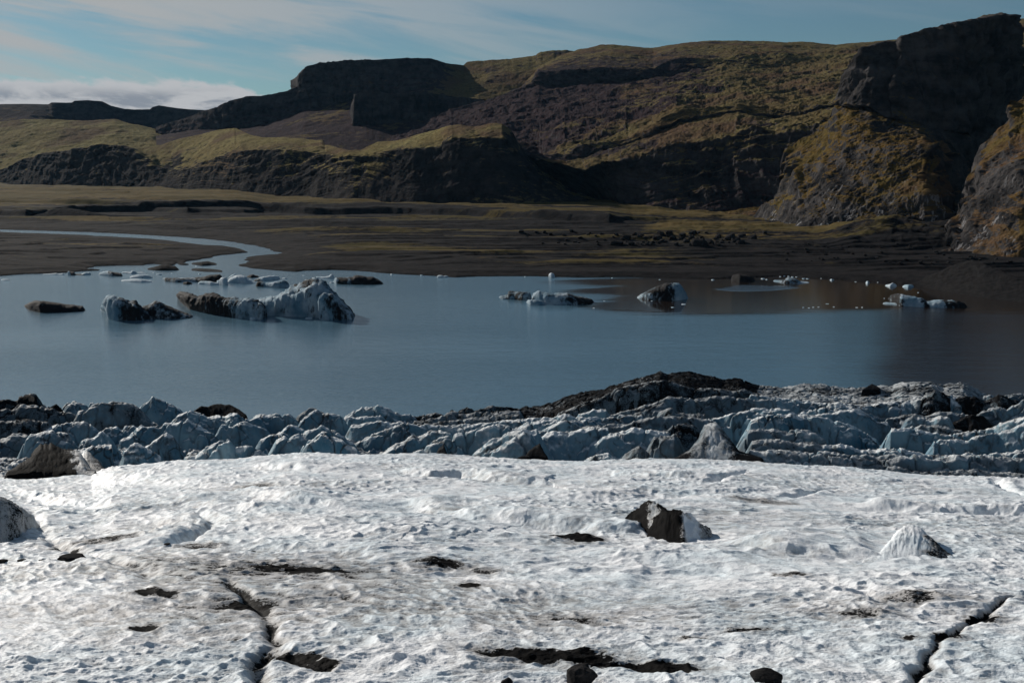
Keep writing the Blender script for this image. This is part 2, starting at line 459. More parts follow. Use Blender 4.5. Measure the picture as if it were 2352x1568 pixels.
tA = [(700, 394, 1053), (850, 379, 1048), (1000, 356, 1033), (1140, 337, 993), (1200, 349, 949), (1250, 362, 911), (1300, 364, 884), (1340, 342, 882), (1400, 336, 880), (1440, 322, 882), (1480, 302, 884), (1568, 268, 882), (1640, 254, 876), (1700, 246, 866), (1760, 258, 860), (1850, 246, 846), (1950, 234, 834), (2200, 236, 826), (2600, 226, 812)]
c2 = [(700, 390, 1100), (850, 370, 1090), (940, 345, 1090), (1040, 310, 1100), (1140, 300, 1080), (1200, 330, 1000), (1240, 350, 950), (1300, 318, 960), (1370, 322, 930), (1440, 280, 970), (1500, 282, 950), (1560, 252, 970), (1620, 260, 950), (1700, 235, 960), (1800, 240, 940), (1900, 225, 930), (2100, 220, 920), (2600, 200, 900)]
c3 = [(700, 372, 1200), (850, 340, 1240), (940, 307, 1260), (1040, 264, 1280), (1140, 230, 1295), (1200, 212, 1300), (1240, 201, 1300), (1290, 206, 1290), (1330, 205, 1285), (1430, 190, 1275), (1500, 180, 1265), (1600, 165, 1280), (1700, 150, 1300), (1800, 158, 1280), (1900, 150, 1260), (2050, 130, 1240), (2300, 120, 1200), (2600, 110, 1200)]
c4 = [(700, 371, 1205), (850, 338.5, 1246), (940, 304, 1268), (1040, 260, 1290), (1140, 226, 1305), (1200, 207, 1312), (1236, 196, 1315), (1241, 172, 1312), (1290, 167, 1302), (1380, 161, 1292), (1470, 158, 1284), (1500, 160, 1282), (1520, 150, 1300), (1560, 142, 1310), (1640, 140, 1315), (1700, 128, 1330), (1800, 128, 1325), (1850, 132, 1318), (2050, 118, 1300), (2300, 108, 1290), (2600, 100, 1290)]
c5 = [(700, 375, 1260), (850, 345, 1300), (940, 310, 1320), (1040, 268, 1340), (1140, 232, 1360), (1200, 205, 1400), (1250, 150, 1520), (1290, 130, 1570), (1330, 117, 1600), (1380, 107, 1600), (1405, 105, 1600), (1440, 108, 1600), (1500, 111, 1600), (1530, 105, 1600), (1562, 101, 1600), (1640, 97, 1600), (1700, 96, 1600), (1780, 98, 1600), (1860, 100, 1590), (1920, 104, 1580), (1960, 100, 1580), (2010, 97, 1570), (2060, 92, 1560), (2200, 70, 1540), (2325, 48, 1520), (2352, 44, 1500), (2600, 30, 1500)]
gL = lambda a, b, c, d: [(700, a), (1180, a), (1260, b), (1500, c), (1700, d), (2600, d)]
o = sheet('mountainside', 700, 2600, 1300, (110, 60, 50, 80, 120, 40, 90, 20), [
    dict(p=c0, g=.15, sc=1, a=.5),
    dict(p=c1, g=gL(.1, .45, .62, .6), sc=.7, a=1.0),
    dict(p=bA, g=gL(.05, .3, .45, .5), sc=.7, a=.8), dict(p=tA, g=gL(.0, .6, .7, .65), sc=.6, a=.7),
    dict(p=c2, g=gL(.0, .2, .42, .55), sc=1, a=1.1),
    dict(p=c3, g=gL(.0, .0, .2, .46), sc=1, a=.9),
    dict(p=c4, g=gL(.1, .0, .2, .6), sc=.6, a=.7),
    dict(p=c5, g=[(700, .1), (1250, .6), (1500, .62), (1600, .5), (2600, .4)], sc=1, a=.35),
    dict(p=lift(c5, 400, 20), g=.5)], M_far, 15, 70, 4.5, 4, sm=2, terr=4.0, block=6, bench=4.5)
structure(o, 'broad mossy mountainside with a purple scree slope and dark benches', 'hill')

# ---- pale green hill on the left behind the low ridge
k1 = [(-700, 290, 1600), (-200, 284, 1600), (0, 281, 1600), (60, 277, 1600), (110, 275, 1600), (200, 277, 1600), (262, 275, 1600), (300, 286, 1590), (345, 293, 1585), (385, 305, 1580), (430, 322, 1570), (480, 345, 1550), (560, 380, 1500)]
o = sheet('moss_hill', -700, 560, 620, (120, 40), [
    dict(p=[(-700, 405, 1345), (0, 405, 1340), (200, 400, 1290), (300, 395, 1275), (400, 395, 1270), (560, 395, 1270)], g=.62, sc=.5),
    dict(p=k1, g=.75, sc=.5, a=.6), dict(p=lift(k1, 260, 25), g=.3)], M_low, 9, 60, 1.5, 5, sm=4, bench=1.5)
structure(o, 'pale green mossy hill at the left edge behind the dark bluff', 'hill')

# ---- low front ridge: mossy top, dark scree face
ft = onp([(-700, 437), (-300, 438), (0, 441), (150, 447), (300, 452), (450, 461), (600, 469), (700, 472), (800, 479), (950, 484), (1100, 487), (1250, 490), (1400, 494), (1560, 500)])
def above_foot(pts, run):
    fu = [p[0] for p in ft]; fy = [p[2] for p in ft]
    return [(u, v, float(np.interp(u, fu, fy)) + (r[0] if r else run)) for u, v, *r in pts]
ed = above_foot([(-700, 400), (-300, 400), (0, 396), (60, 368), (120, 352), (160, 350), (200, 343), (235, 335), (280, 338), (300, 345), (350, 370), (365, 385), (400, 396), (450, 386), (500, 366), (560, 351), (640, 346), (720, 352), (780, 364), (800, 362), (860, 352), (950, 348), (1020, 340), (1040, 322), (1090, 320, 42), (1150, 322, 44), (1170, 345, 52), (1205, 385, 66), (1240, 412, 74), (1300, 446, 80), (1380, 477, 60), (1560, 499, 30)], 44)
rt = above_foot([(-700, 396, 60), (0, 392, 58), (60, 364, 58), (120, 348, 58), (200, 339, 58), (235, 331, 60), (280, 334, 64), (330, 345, 80), (400, 324, 130), (450, 312, 160), (500, 300, 170), (540, 296, 170), (570, 311, 140), (600, 317, 130), (660, 318, 125), (700, 320, 120), (738, 324, 115), (746, 335, 95), (800, 346, 70), (830, 344, 75), (870, 327, 110), (930, 320, 110), (1000, 301, 110), (1030, 289, 100), (1060, 287, 95), (1090, 292, 95), (1130, 284, 90), (1150, 287, 85), (1168, 298, 84), (1180, 318, 90), (1210, 364, 100), (1240, 392, 106), (1270, 408, 110), (1310, 438, 112), (1400, 474, 90), (1560, 498.5, 50)], 100)
o = sheet('low_ridge', -700, 1560, 1500, (130, 90, 30), [
    dict(p=ft, g=.12, sc=1, a=.35),
    dict(p=ed, g=[(-700, .2), (300, .25), (420, .5), (1100, .5), (1200, .2), (1560, .2)], sc=.5, a=.9),
    dict(p=rt, g=[(-700, .9), (1150, .9), (1200, .35), (1560, .3)], sc=.3, a=.35), dict(p=lift(rt, 130, 45), g=.5)], M_low, 7, 45, 1.6, 6, sm=3, terr=2.0, block=5, bench=2.0)
structure(o, 'low ridge with a sunlit mossy top and a black scree face', 'hill')

# ---- big cliff on the right
f0 = [(1600, 503, None), (1700, 506, 668), (1760, 512, 630), (1800, 520, 602), (1850, 535, 562), (1950, 541, 540), (2050, 545, 523), (2130, 546, 516), (2170, 552, 530), (2230, 575, 540), (2300, 570, 560), (2500, 570, 570)]
f0[0] = (1600, 503, 700)
f1 = [(1600, 501, 716), (1700, 500, 690), (1740, 491, 665), (1800, 470, 628), (1850, 462, 590), (1900, 452, 578), (1950, 450, 562), (2050, 455, 540), (2130, 450, 528), (2170, 470, 552), (2240, 490, 600), (2300, 460, 640), (2500, 430, 660)]
f2 = [(1600, 500, 722), (1740, 488, 690), (1790, 462, 668), (1815, 430, 655), (1850, 392, 630), (1900, 365, 612), (1950, 352, 600), (2050, 342, 578), (2120, 340, 566), (2160, 362, 585), (2230, 390, 645), (2300, 350, 700), (2500, 300, 720)]
f3 = [(1600, 499, 728), (1745, 486, 700), (1792, 458, 690), (1818, 424, 685), (1821, 400, 684), (1824, 345, 680), (1850, 322, 678), (1885, 308, 674), (1912, 280, 670), (1935, 252, 664), (1960, 250, 652), (2000, 258, 640), (2040, 282, 630), (2090, 284, 624), (2150, 300, 622), (2220, 320, 640), (2270, 320, 690), (2300, 300, 730), (2335, 200, 780), (2500, 180, 790)]
f4 = [(1600, 498.5, 729), (1746, 485, 702), (1794, 456, 692), (1819, 420, 687), (1822, 396, 686), (1825, 341, 682), (1850, 318, 680), (1886, 304, 676), (1913, 275, 672), (1937, 244, 668), (1947, 209, 666), (1962, 168, 664), (1978, 138, 662), (1991, 112, 660), (2032, 98, 657), (2062, 97, 656), (2071, 85, 650), (2100, 76, 648), (2200, 55, 645), (2262, 41, 645), (2300, 37, 648), (2314, 41, 652), (2321, 70, 664), (2327, 110, 690), (2335, 155, 745), (2500, 170, 795)]
o = sheet('basalt_cliff', 1600, 2500, 900, (110, 140, 110, 160, 40), [
    dict(p=f0, g=.15, st=1.0, a=.9),
    dict(p=f1, g=.50, st=.35, a=1.0),
    dict(p=f2, g=.54, st=.0, a=1.0),
    dict(p=f3, g=[(1600, .6), (1950, .55), (2000, .3), (2500, .2)], a=1.0),
    dict(p=f4, g=.12, a=.55),
    dict(p=lift(f4, 160, 10), g=.5, a=.3)], M_cliff, 8, 34, 1.5, 7, sm=1, terr=2.4, block=9, rib=5.5, ribw=15)
structure(o, 'towering dark basalt cliff with brown grass ledges above the right shore', 'cliff')

# ---- spur at the right edge
g0 = [(2150, 590, 424), (2200, 592, 414), (2240, 596, 404), (2280, 602, 397), (2352, 606, 390), (2500, 612, 378), (2900, 620, 360)]
g1 = [(2150, 586, 428), (2196, 570, 434), (2212, 530, 436), (2250, 520, 425), (2300, 510, 416), (2352, 500, 406), (2500, 480, 392), (2900, 470, 380)]
g2 = [(2150, 584, 430), (2198, 562, 440), (2220, 478, 456), (2240, 430, 458), (2270, 398, 452), (2352, 370, 438), (2500, 330, 430), (2900, 300, 420)]
g3 = [(2150, 583, 431), (2199, 560, 442), (2221, 474, 460), (2237, 420, 472), (2250, 382, 478), (2270, 332, 484), (2300, 296, 488), (2330, 270, 490), (2338, 240, 492), (2352, 234, 494), (2450, 150, 510), (2900, 60, 530)]
o = sheet('rock_spur', 2150, 2900, 420, (110, 130, 120, 40), [
    dict(p=g0, g=.4, st=.3, a=.8), dict(p=g1, g=.5, st=.6, a=1), dict(p=g2, g=.55, st=.0, a=1), dict(p=g3, g=.45, a=.6),
    dict(p=lift(g3, 80, 30), g=.4)], M_cliff, 6, 24, 1.5, 8, sm=1, terr=1.8, block=7, rib=3.5, ribw=11)
structure(o, 'brown grassed rock spur at the right edge beside the dark ravine', 'cliff')

# ------------------------------------------------------------------ outwash plain, lake, river
def seg_dist(X, Y, poly, closed=False):
    d = np.full(X.shape, 1e9, F4)
    q = list(poly) + ([poly[0]] if closed else [])
    for (ax, ay), (bx, by) in zip(q[:-1], q[1:]):
        dx, dy = bx - ax, by - ay; L = dx * dx + dy * dy + 1e-9
        t = np.clip(((X - ax) * dx + (Y - ay) * dy) / L, 0, 1)
        d = np.minimum(d, (X - ax - t * dx) ** 2 + (Y - ay - t * dy) ** 2)
    return np.sqrt(d)

def inside(X, Y, poly):
    r = np.zeros(X.shape, bool)
    q = list(poly) + [poly[0]]
    for (ax, ay), (bx, by) in zip(q[:-1], q[1:]):
        c = ((ay > Y) != (by > Y))
        with np.errstate(all='ignore'):
            r ^= c & (X < (bx - ax) * (Y - ay) / (by - ay + 1e-12) + ax)
    return r

def world_poly(pts, z=0.0): return [tuple(map(float, on_level(u, v, z))) for u, v in pts]

WATER = [(-900, 1500), (-900, 690), (-500, 660), (-200, 643), (0, 633.5), (60, 629), (140, 626), (222, 621), (200, 619), (215, 612), (270, 610), (330, 609.5), (352, 606), (388, 609), (405, 604.5), (425, 608), (420, 603), (440, 598.5), (490, 590), (505, 585), (540, 583), (566, 580), (560, 574), (540, 570), (500, 567.5), (430, 561), (380, 553), (300, 548.5), (200, 543.5), (100, 539.5), (0, 536), (-300, 530), (-900, 520),
         (-900, 512), (-300, 520), (0, 527), (200, 533), (300, 537.5), (400, 543), (500, 551), (560, 559.5), (610, 569), (645, 582), (640, 588), (600, 590), (575, 592), (565, 597), (575, 600), (555, 608), (545, 612), (585, 617), (650, 621), (682, 625), (690, 621), (760, 620), (850, 624), (930, 630), (1000, 633), (1045, 637), (1100, 634), (1200, 634), (1320, 637), (1450, 637), (1634, 640), (1818, 634), (1900, 640), (1970, 645), (2060, 651), (2119, 657), (2206, 673), (2260, 681), (2335, 689), (2500, 705), (2900, 740), (2900, 1500)]
WP = world_poly(WATER)
VS = np.concatenate([np.linspace(452, 700, 470)])
sG = np.linspace(ray(-500, 560)[0], ray(2850, 560)[0], 1500)
Yr = np.array([float(on_level(1176, v, 0)[1]) for v in VS])[::-1]
Yr = np.concatenate([Yr, np.linspace(Yr[-1] * 1.03, 2600, 40)])
Yg = np.repeat(Yr[:, None], len(sG), 1); Xg = sG[None, :] * Yg
ins = inside(Xg, Yg, WP)
sd = seg_dist(Xg, Yg, WP, True) * np.where(ins, -1, 1)
sd = sd + 2.0 * perlin2(Xg / 14, Yg / 7)
el = perlin2(Xg / 150 + 4, Yg / 26 + 2) + .5 * perlin2(Xg / 70 - 3, Yg / 15) + .25 * perlin2(Xg / 25, Yg / 9)
ter = np.floor(el * 3.0) / 3.0; fr = el * 3.0 - np.floor(el * 3.0)
ter = ter + sstep(0.0, .22, fr) / 3.0
far = sstep(0, 40, sd)
Zg = np.where(sd > 0, .25 + np.minimum(sd, 6) * .16, np.maximum(sd * .15, -2.5))
Zg = Zg + far * (ter * 2.0 + 1.0)
b1 = world_poly([(-900, 492), (-300, 492), (0, 499), (60, 501), (100, 500), (180, 494), (330, 490), (600, 489), (700, 493), (850, 493), (1000, 497), (1200, 507), (1400, 517), (1450, 512)], 2.0)
bx = [p[0] / p[1] for p in b1]; by = [p[1] for p in b1]
Yb = np.interp(sG, bx, by)[None, :] + 8 * perlin2(Xg / 60, Yg / 400)
hb = np.interp(sG, [bx[0], bx[3], bx[-2], bx[-1], bx[-1] + .08], [4.5, 4.5, 4, 2, 0])[None, :]
Zg = Zg + hb * sstep(0, 7, Yg - Yb)
b2 = world_poly([(-900, 478), (0, 474), (300, 478), (430, 484), (560, 482), (600, 479)], 5.0)
Yb2 = np.interp(sG, [p[0] / p[1] for p in b2], [p[1] for p in b2])[None, :]
Zg = Zg + 3.0 * sstep(0, 8, Yg - Yb2) * sstep(ray(640, 470)[0], ray(540, 470)[0], sG)[None, :]
Zg = Zg + far * (.30 * fbm2(Xg / 9, Yg / 6, 4, .6) + .25 * np.clip(fbm2(Xg / 3, Yg / 3, 3, .6), 0, 1))
# knolls at the foot of the cliff
rough = sstep(ray(1350, 560)[0], ray(1560, 560)[0], sG)[None, :] * sstep(400, 470, Yg)
Zg = Zg + rough * (2.2 * np.clip(fbm2(Xg / 26, Yg / 26, 5, .6), -.3, 1) + .5)
ap = sstep(ray(1850, 560)[0], ray(2020, 560)[0], sG)[None, :] * sstep(415, 480, Yg)
Zg = Zg + ap * (4.0 + 3.5 * fbm2(Xg / 30, Yg / 30, 5, .55, True))
gatt = .14 + .44 * sstep(0, 60, Yg - Yb) - .6 * sstep(25, 3, sd) + .1 * ter
gatt = gatt + .22 * rough - .16 * sstep(ray(1500, 600)[0], ray(2000, 600)[0], sG)[None, :] * sstep(470, 400, Yg)
gatt = gatt + .35 * np.exp(-((Xg + 60) / 60) ** 2 - ((Yg - 440) / 16) ** 2)
for u0, u1, v, dv, amt in [(-900, 1000, 466, 9, .35), (150, 1450, 503, 3.5, .35), (330, 900, 482, 3, .3), (680, 1500, 580, 7, .5), (1150, 2000, 607, 5, .32), (-300, 420, 561, 5, .4), (60, 330, 505, 3, .3), (700, 1900, 548, 5, .28), (1500, 2200, 525, 9, .5), (1500, 2150, 622, 4, .25), (600, 1300, 534, 4, .3), (1000, 1700, 594, 3, .3)]:
    Yv = float(on_level(1176, v, 2)[1]); dYv = abs(float(on_level(1176, v - dv, 2)[1]) - Yv)
    ux = CU + FPX * (Xg / Yg)
    gatt = gatt + amt * np.exp(-((Yg - Yv + 10 * perlin2(Xg / 60, Yg / 60)) / dYv) ** 2) * sstep(u0 - 80, u0 + 60, ux) * sstep(u1 + 120, u1 - 80, ux)
# keep the sheet under the ice front
o = mesh_obj('outwash_plain', np.stack([Xg, Yg, Zg], -1), grid_faces(*Yg.shape), M_plain, {'grass': gatt})
structure(o, 'flat black gravel outwash plain with tan moss streaks', 'plain')

# water: one level sheet, denser where the calm patches lie
wu = np.linspace(ray(-900, 600)[0] * 1.3, ray(2900, 600)[0] * 1.3, 420)
wY = np.concatenate([np.linspace(60, 120, 5), np.array([float(on_level(1176, v, 0)[1]) for v in np.linspace(1060, 520, 380)])[0:], np.linspace(640, 2200, 12)])
wY = np.unique(np.round(wY, 3))
WY = np.repeat(wY[:, None], len(wu), 1); WX = wu[None, :] * WY
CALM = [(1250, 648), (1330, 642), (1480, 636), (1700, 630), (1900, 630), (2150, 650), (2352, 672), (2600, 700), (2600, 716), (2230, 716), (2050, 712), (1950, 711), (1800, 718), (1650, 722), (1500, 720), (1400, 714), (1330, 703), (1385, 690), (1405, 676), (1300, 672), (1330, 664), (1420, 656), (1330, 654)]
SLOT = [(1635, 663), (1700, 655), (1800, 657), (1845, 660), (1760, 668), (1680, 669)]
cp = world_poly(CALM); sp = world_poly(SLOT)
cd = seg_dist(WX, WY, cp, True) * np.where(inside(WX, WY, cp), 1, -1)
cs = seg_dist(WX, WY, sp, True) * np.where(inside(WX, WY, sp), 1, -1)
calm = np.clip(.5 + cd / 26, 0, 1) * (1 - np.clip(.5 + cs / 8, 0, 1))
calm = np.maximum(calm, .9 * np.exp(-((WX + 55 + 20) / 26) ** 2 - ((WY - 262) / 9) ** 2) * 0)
painted_reflection = sstep(.26, .40, WX / WY) * sstep(100, 150, WY)  # brown reflection of the cliff, painted into the lake's right side
painted_reflection = np.maximum(painted_reflection, np.clip(.5 + cd / 20, 0, 1))  # calm patch also gets the mirrored slopes' brown as colour
o = mesh_obj('lake', np.stack([WX, WY, np.zeros_like(WX)], -1), grid_faces(*WX.shape), M_water, {'calm': calm, 'painted_reflection': painted_reflection})
structure(o, 'grey blue silty glacier lake', 'lake')

# ------------------------------------------------------------------ glacier: sunlit foreground slope
Y0 = 74.0
EDGE = [(-700, 1110), (-300, 1105), (0, 1098), (100, 1100), (210, 1098), (260, 1084), (430, 1062), (560, 1056), (690, 1046), (1000, 1049), (1300, 1055), (1500, 1056), (1700, 1059), (1900, 1074), (2100, 1086), (2352, 1096), (2700, 1110), (3100, 1120)]
es, em = ray([p[0] for p in EDGE], [p[1] for p in EDGE])
def ice_base(X, Y):
    s = X / np.maximum(Y, 1)
    me = np.interp(s, es, em)
    z = EYE - 5.9 - .186 * Y + (me + 5.9 / Y0 + .186) * Y0 * sstep(26, Y0 - 3, Y)
    return z - .035 * np.clip(Y - Y0, 0, None) ** 2

def ice_at(u, v):
    """point of the smooth ice slope seen along a line of sight"""
    s, m = ray(u, v); s = float(s); m = float(m)
    lo, hi = 8.0, Y0
    Ys = np.linspace(lo, hi, 500)
    f = ice_base(s * Ys, Ys) - (EYE + m * Ys)
    if not (f > 0).any(): return s * hi, hi
    i = max(int(np.argmax(f > 0)), 1)
    Yq = Ys[i - 1] + (Ys[i] - Ys[i - 1]) * f[i - 1] / (f[i - 1] - f[i])
    return s * Yq, Yq

def ice_poly(pts): return [ice_at(u, v) for u, v in pts]

vi = np.concatenate([np.linspace(1900, 1575, 90), np.linspace(1574, 1042, 1150)])
Yi = []
_Y = np.linspace(9, Y0, 4000); _m = (ice_base(_Y * 0, _Y) - EYE) / _Y
for v in vi:
    Yi.append(np.interp(float(ray(1176, v)[1]), _m, _Y))
Yi = np.unique(np.round(np.array(Yi), 4))
Yi = Yi[np.concatenate([[True], np.diff(Yi) > .012])]
Yi = np.concatenate([np.linspace(2, Yi[0] - .1, 20), Yi, np.linspace(Yi[-1] + .08, Y0 + 14, 90)])
sI = np.linspace(ray(-330, 1300)[0], ray(2700, 1300)[0], 1650)
sI = np.concatenate([-np.geomspace(-sI[0], 3.5, 110)[:0:-1], sI, np.geomspace(sI[-1], 3.5, 110)[1:]])
GY = np.repeat(Yi[:, None], len(sI), 1).astype(F4); GX = (sI[None, :] * GY).astype(F4)
GZ = ice_base(GX, GY).astype(F4)
dirt = np.zeros_like(GZ); wet = np.zeros_like(GZ)

def polyfield(pts, reach):
    """distance, side (+ beyond the line as seen from the eye) and position along a traced line, within reach"""
    w = np.array(ice_poly(pts)); 
    bb = (GX > w[:, 0].min() - reach) & (GX < w[:, 0].max() + reach) & (GY > w[:, 1].min() - reach) & (GY < w[:, 1].max() + reach)
    idx = np.nonzero(bb)
    X = GX[idx] + .22 * perlin2(GX[idx] / 1.1, GY[idx] / 1.1); Y = GY[idx] + .22 * perlin2(GX[idx] / 1.1 + 40, GY[idx] / 1.1)
    best = np.full(X.shape, 1e9, F4); side = np.zeros(X.shape, F4); along = np.zeros(X.shape, F4)
    L = np.concatenate([[0], np.cumsum(np.hypot(*np.diff(w, axis=0).T))])
    for k in range(len(w) - 1):
        ax, ay = w[k]; bx, by = w[k + 1]
        dx, dy = bx - ax, by - ay; l2 = dx * dx + dy * dy + 1e-9
        t = np.clip(((X - ax) * dx + (Y - ay) * dy) / l2, 0, 1)
        ex, ey = X - ax - t * dx, Y - ay - t * dy
        d = ex * ex + ey * ey
        nb = d < best
        best = np.where(nb, d, best)
        side = np.where(nb, np.sign(dx * (Y - ay) - dy * (X - ax)) * np.sign(dx + 1e-9), side)
        along = np.where(nb, (L[k] + t * np.sqrt(l2)) / L[-1], along)
    return idx, np.sqrt(best), side, along

def taper(a, e=.15): return sstep(0, e, a) * sstep(1, 1 - e, a)

def ledge(pts, h, back=7.0, run=.55, e=.2, grime=0.0):
    idx, d, side, al = polyfield(pts, back + 2)
    sdn = d * side; tp = taper(al, e)
    flute = .75 + .9 * fbm2(GX[idx] / .7, GY[idx] / 2, 3, .6)
    up = sstep(-.1, run * 1.7, sdn * (1.0) + .12 * flute) * np.exp(-np.clip(sdn, 0, None) / back)
    tp = tp * (.62 + .45 * perlin2(GX[idx] / 2.7, GY[idx] / 2.7))
    low = -.25 * np.exp(-((sdn + .4) / .9) ** 2)
    GZ[idx] += (h * tp * (up + low) * sstep(back + 1.8, back * .55, d)).astype(F4)
    if grime: dirt[idx] += (grime * tp * np.exp(-((sdn + .25) / .45) ** 2)).astype(F4)

def crack(pts, depth, width, e=.1, grime=0.0, water=0.0):
    idx, d, side, al = polyfield(pts, width * 5 + .5)
    tp = taper(al, e) * (.75 + .4 * perlin2(GX[idx] / 1.7, GY[idx] / 1.7))
    k = np.exp(-(d / width) ** 2) * tp
    GZ[idx] -= (depth * k).astype(F4)
    GZ[idx] += (.10 * depth * np.exp(-((d - 2.2 * width) / (1.1 * width)) ** 2) * tp).astype(F4)
    if grime: dirt[idx] += (grime * np.exp(-(d / (width * .9)) ** 2) * tp).astype(F4)
    if water: wet[idx] += (water * k).astype(F4)

def blot(u, v, ru, rv, amt, cut=.25, sink=0.0):
    cx, cy = ice_at(u, v); ex, _ = ice_at(u + ru, v); _, y2 = ice_at(u, v - rv); _, y1 = ice_at(u, v + rv)
    rx = abs(ex - cx) + .01; ry = max(abs(y2 - y1) / 2, .02)
    bb = (np.abs(GX - cx) < rx * 2.2) & (np.abs(GY - cy) < ry * 2.2)
    idx = np.nonzero(bb)
    X, Y = GX[idx], GY[idx]
    q = np.sqrt(((X - cx) / rx) ** 2 + ((Y - cy) / ry) ** 2) + .7 * fbm2(X / (rx * .4) + u, Y / (ry * .6) + v, 5, .68)
    k = sstep(1.15, 1 - cut, q)
    dirt[idx] += (.88 * amt * k + .26 * np.exp(-(q / 1.5) ** 2)).astype(F4)
    if sink: GZ[idx] -= (sink * k).astype(F4)

# swells and ripples of the melting surface
wx = GX + 1.5 * perlin2(GX / 9, GY / 9); wy = GY + 1.5 * perlin2(GX / 9 + 30, GY / 9)
swell = fbm2(wx / 13 + (wy / 22), wy / 6.5 - wx / 30, 4, .5)
GZ += (.48 * swell * sstep(4, 40, GY)).astype(F4)
rid = fbm2(wx / 4.2 + 11, wy / 2.0 + wx / 9, 4, .5)
GZ += (.13 * rid).astype(F4)
cup = cells((wx + .3 * wy) / .50 + .6 * perlin2(wx / .9, wy / .9), wy / .40 + .6 * perlin2(wx / .9 + 9, wy / .9))
cup2 = cells(wx / .27 + 5 + .5 * perlin2(wx / .5, wy / .5), (wy - .2 * wx) / .20 + 8, 8.0)
GZ += (.034 * cup2 * (.5 + .8 * np.clip(fbm2(GX / 3 + 9, GY / 3, 3), -.5, 1))).astype(F4)
ampc = (.10 + .10 * np.clip(fbm2(GX / 6 + 5, GY / 4, 3), -.6, 1)).astype(F4)
GZ += (ampc * (cup * 1.3 - .2)).astype(F4)
GZ += (.045 * fbm2(wx / .42, wy / .26 + wx / .9, 3, .55)).astype(F4)
near = sstep(40, 18, GY)
GZ += (.02 * near * fbm2(GX / .13, GY / .10, 3, .6)).astype(F4)

# ledges of ice facing the viewer, left to right, top to bottom
ledge([(560, 1078), (690, 1080), (760, 1084), (800, 1087)], .5, 4, .5, grime=.25)
ledge([(880, 1078), (980, 1092), (1060, 1092), (1150, 1108), (1250, 1115), (1310, 1115)], .75, 4, .5, grime=.15)
ledge([(1360, 1078), (1450, 1092), (1560, 1098), (1700, 1104)], .4, 4, .5)
ledge([(900, 1150), (960, 1170), (1060, 1190), (1180, 1205), (1300, 1215), (1430, 1228), (1500, 1232)], .75, 5, .8, .15)
ledge([(1640, 1251), (1700, 1259), (1760, 1270), (1800, 1277), (1900, 1284), (1990, 1287), (2060, 1290)], .50, 9, .4, .2, grime=.3)
ledge([(1960, 1160), (2100, 1172), (2250, 1178), (2400, 1186), (2600, 1190)], .65, 4, .5, .1)
ledge([(20, 1120), (70, 1140), (130, 1155), (200, 1165), (260, 1172)], .5, 4, .5)
ledge([(380, 1150), (480, 1170), (560, 1178), (640, 1182)], .5, 4, .5)
ledge([(520, 1135), (620, 1155), (720, 1160), (800, 1172)], .4, 4, .5)
ledge([(150, 1255), (260, 1245), (380, 1240), (490, 1200)], .28, 3, .4)
ledge([(750, 1270), (880, 1290), (1000, 1310)], .2, 3, .5)
ledge([(1180, 1320), (1330, 1335), (1500, 1340)], .2, 3, .5)
ledge([(700, 1410), (860, 1432), (1000, 1440), (1130, 1450)], .22, 2.5, .5)
ledge([(60, 1390), (180, 1400), (300, 1412)], .18, 2, .5)
for pts, h in [([(0, 1104), (200, 1112), (420, 1117), (640, 1120), (850, 1122)], .35), ([(1150, 1140), (1350, 1150), (1500, 1135), (1700, 1128), (1850, 1118)], .35), ([(1700, 1200), (1900, 1215), (2100, 1222), (2352, 1226), (2500, 1230)], .25),
               ([(200, 1190), (420, 1205), (620, 1222), (800, 1232), (980, 1258), (1150, 1268)], .3), ([(500, 1255), (680, 1262), (820, 1280), (960, 1283)], .22), ([(1250, 1275), (1450, 1294), (1650, 1310), (1800, 1324)], .25), ([(0, 1320), (160, 1335), (330, 1340), (480, 1360)], .18),
               ([(1500, 1380), (1700, 1395), (1900, 1410), (2050, 1440)], .16), ([(900, 1360), (1080, 1378), (1240, 1375), (1400, 1392)], .16), ([(1900, 1105), (2080, 1128), (2280, 1140), (2450, 1150)], .3)]:
    ledge(pts, h, 7, 1.1, .25)
# cracks and melt channels
crack([(60, 1165), (85, 1205), (130, 1240), (185, 1262), (250, 1285), (330, 1320), (400, 1345)], .28, .30, grime=.15)
crack([(255, 1260), (380, 1245), (480, 1210), (495, 1195), (440, 1172)], .35, .25, grime=.1)
crack([(1790, 1142), (1850, 1132), (1905, 1115)], .5, .3)
crack([(1630, 1110), (1680, 1090), (1720, 1078)], .45, .3)
crack([(2285, 1098), (2300, 1120), (2350, 1135), (2420, 1150)], .7, .3)
crack([(1860, 1330), (1960, 1350), (2060, 1388), (2140, 1400)], .2, .35, grime=.1)
crack([(2500, 1320), (2352, 1368), (2290, 1395), (2245, 1425), (2200, 1447), (2165, 1468), (2130, 1500), (2100, 1540), (2085, 1580), (2070, 1640)], .17, .11, .05, grime=.95, water=.8)
crack([(520, 1330), (560, 1372), (610, 1400), (625, 1450), (640, 1480), (600, 1510), (590, 1550), (600, 1600), (590, 1660)], .22, .17, .08, grime=.8, water=1.0)
crack([(600, 1500), (660, 1500), (720, 1520), (780, 1530)], .15, .2, grime=.9, water=.7)
crack([(1040, 1480), (1180, 1498), (1330, 1505), (1480, 1530), (1600, 1545)], .12, .26, grime=.5, water=.6)
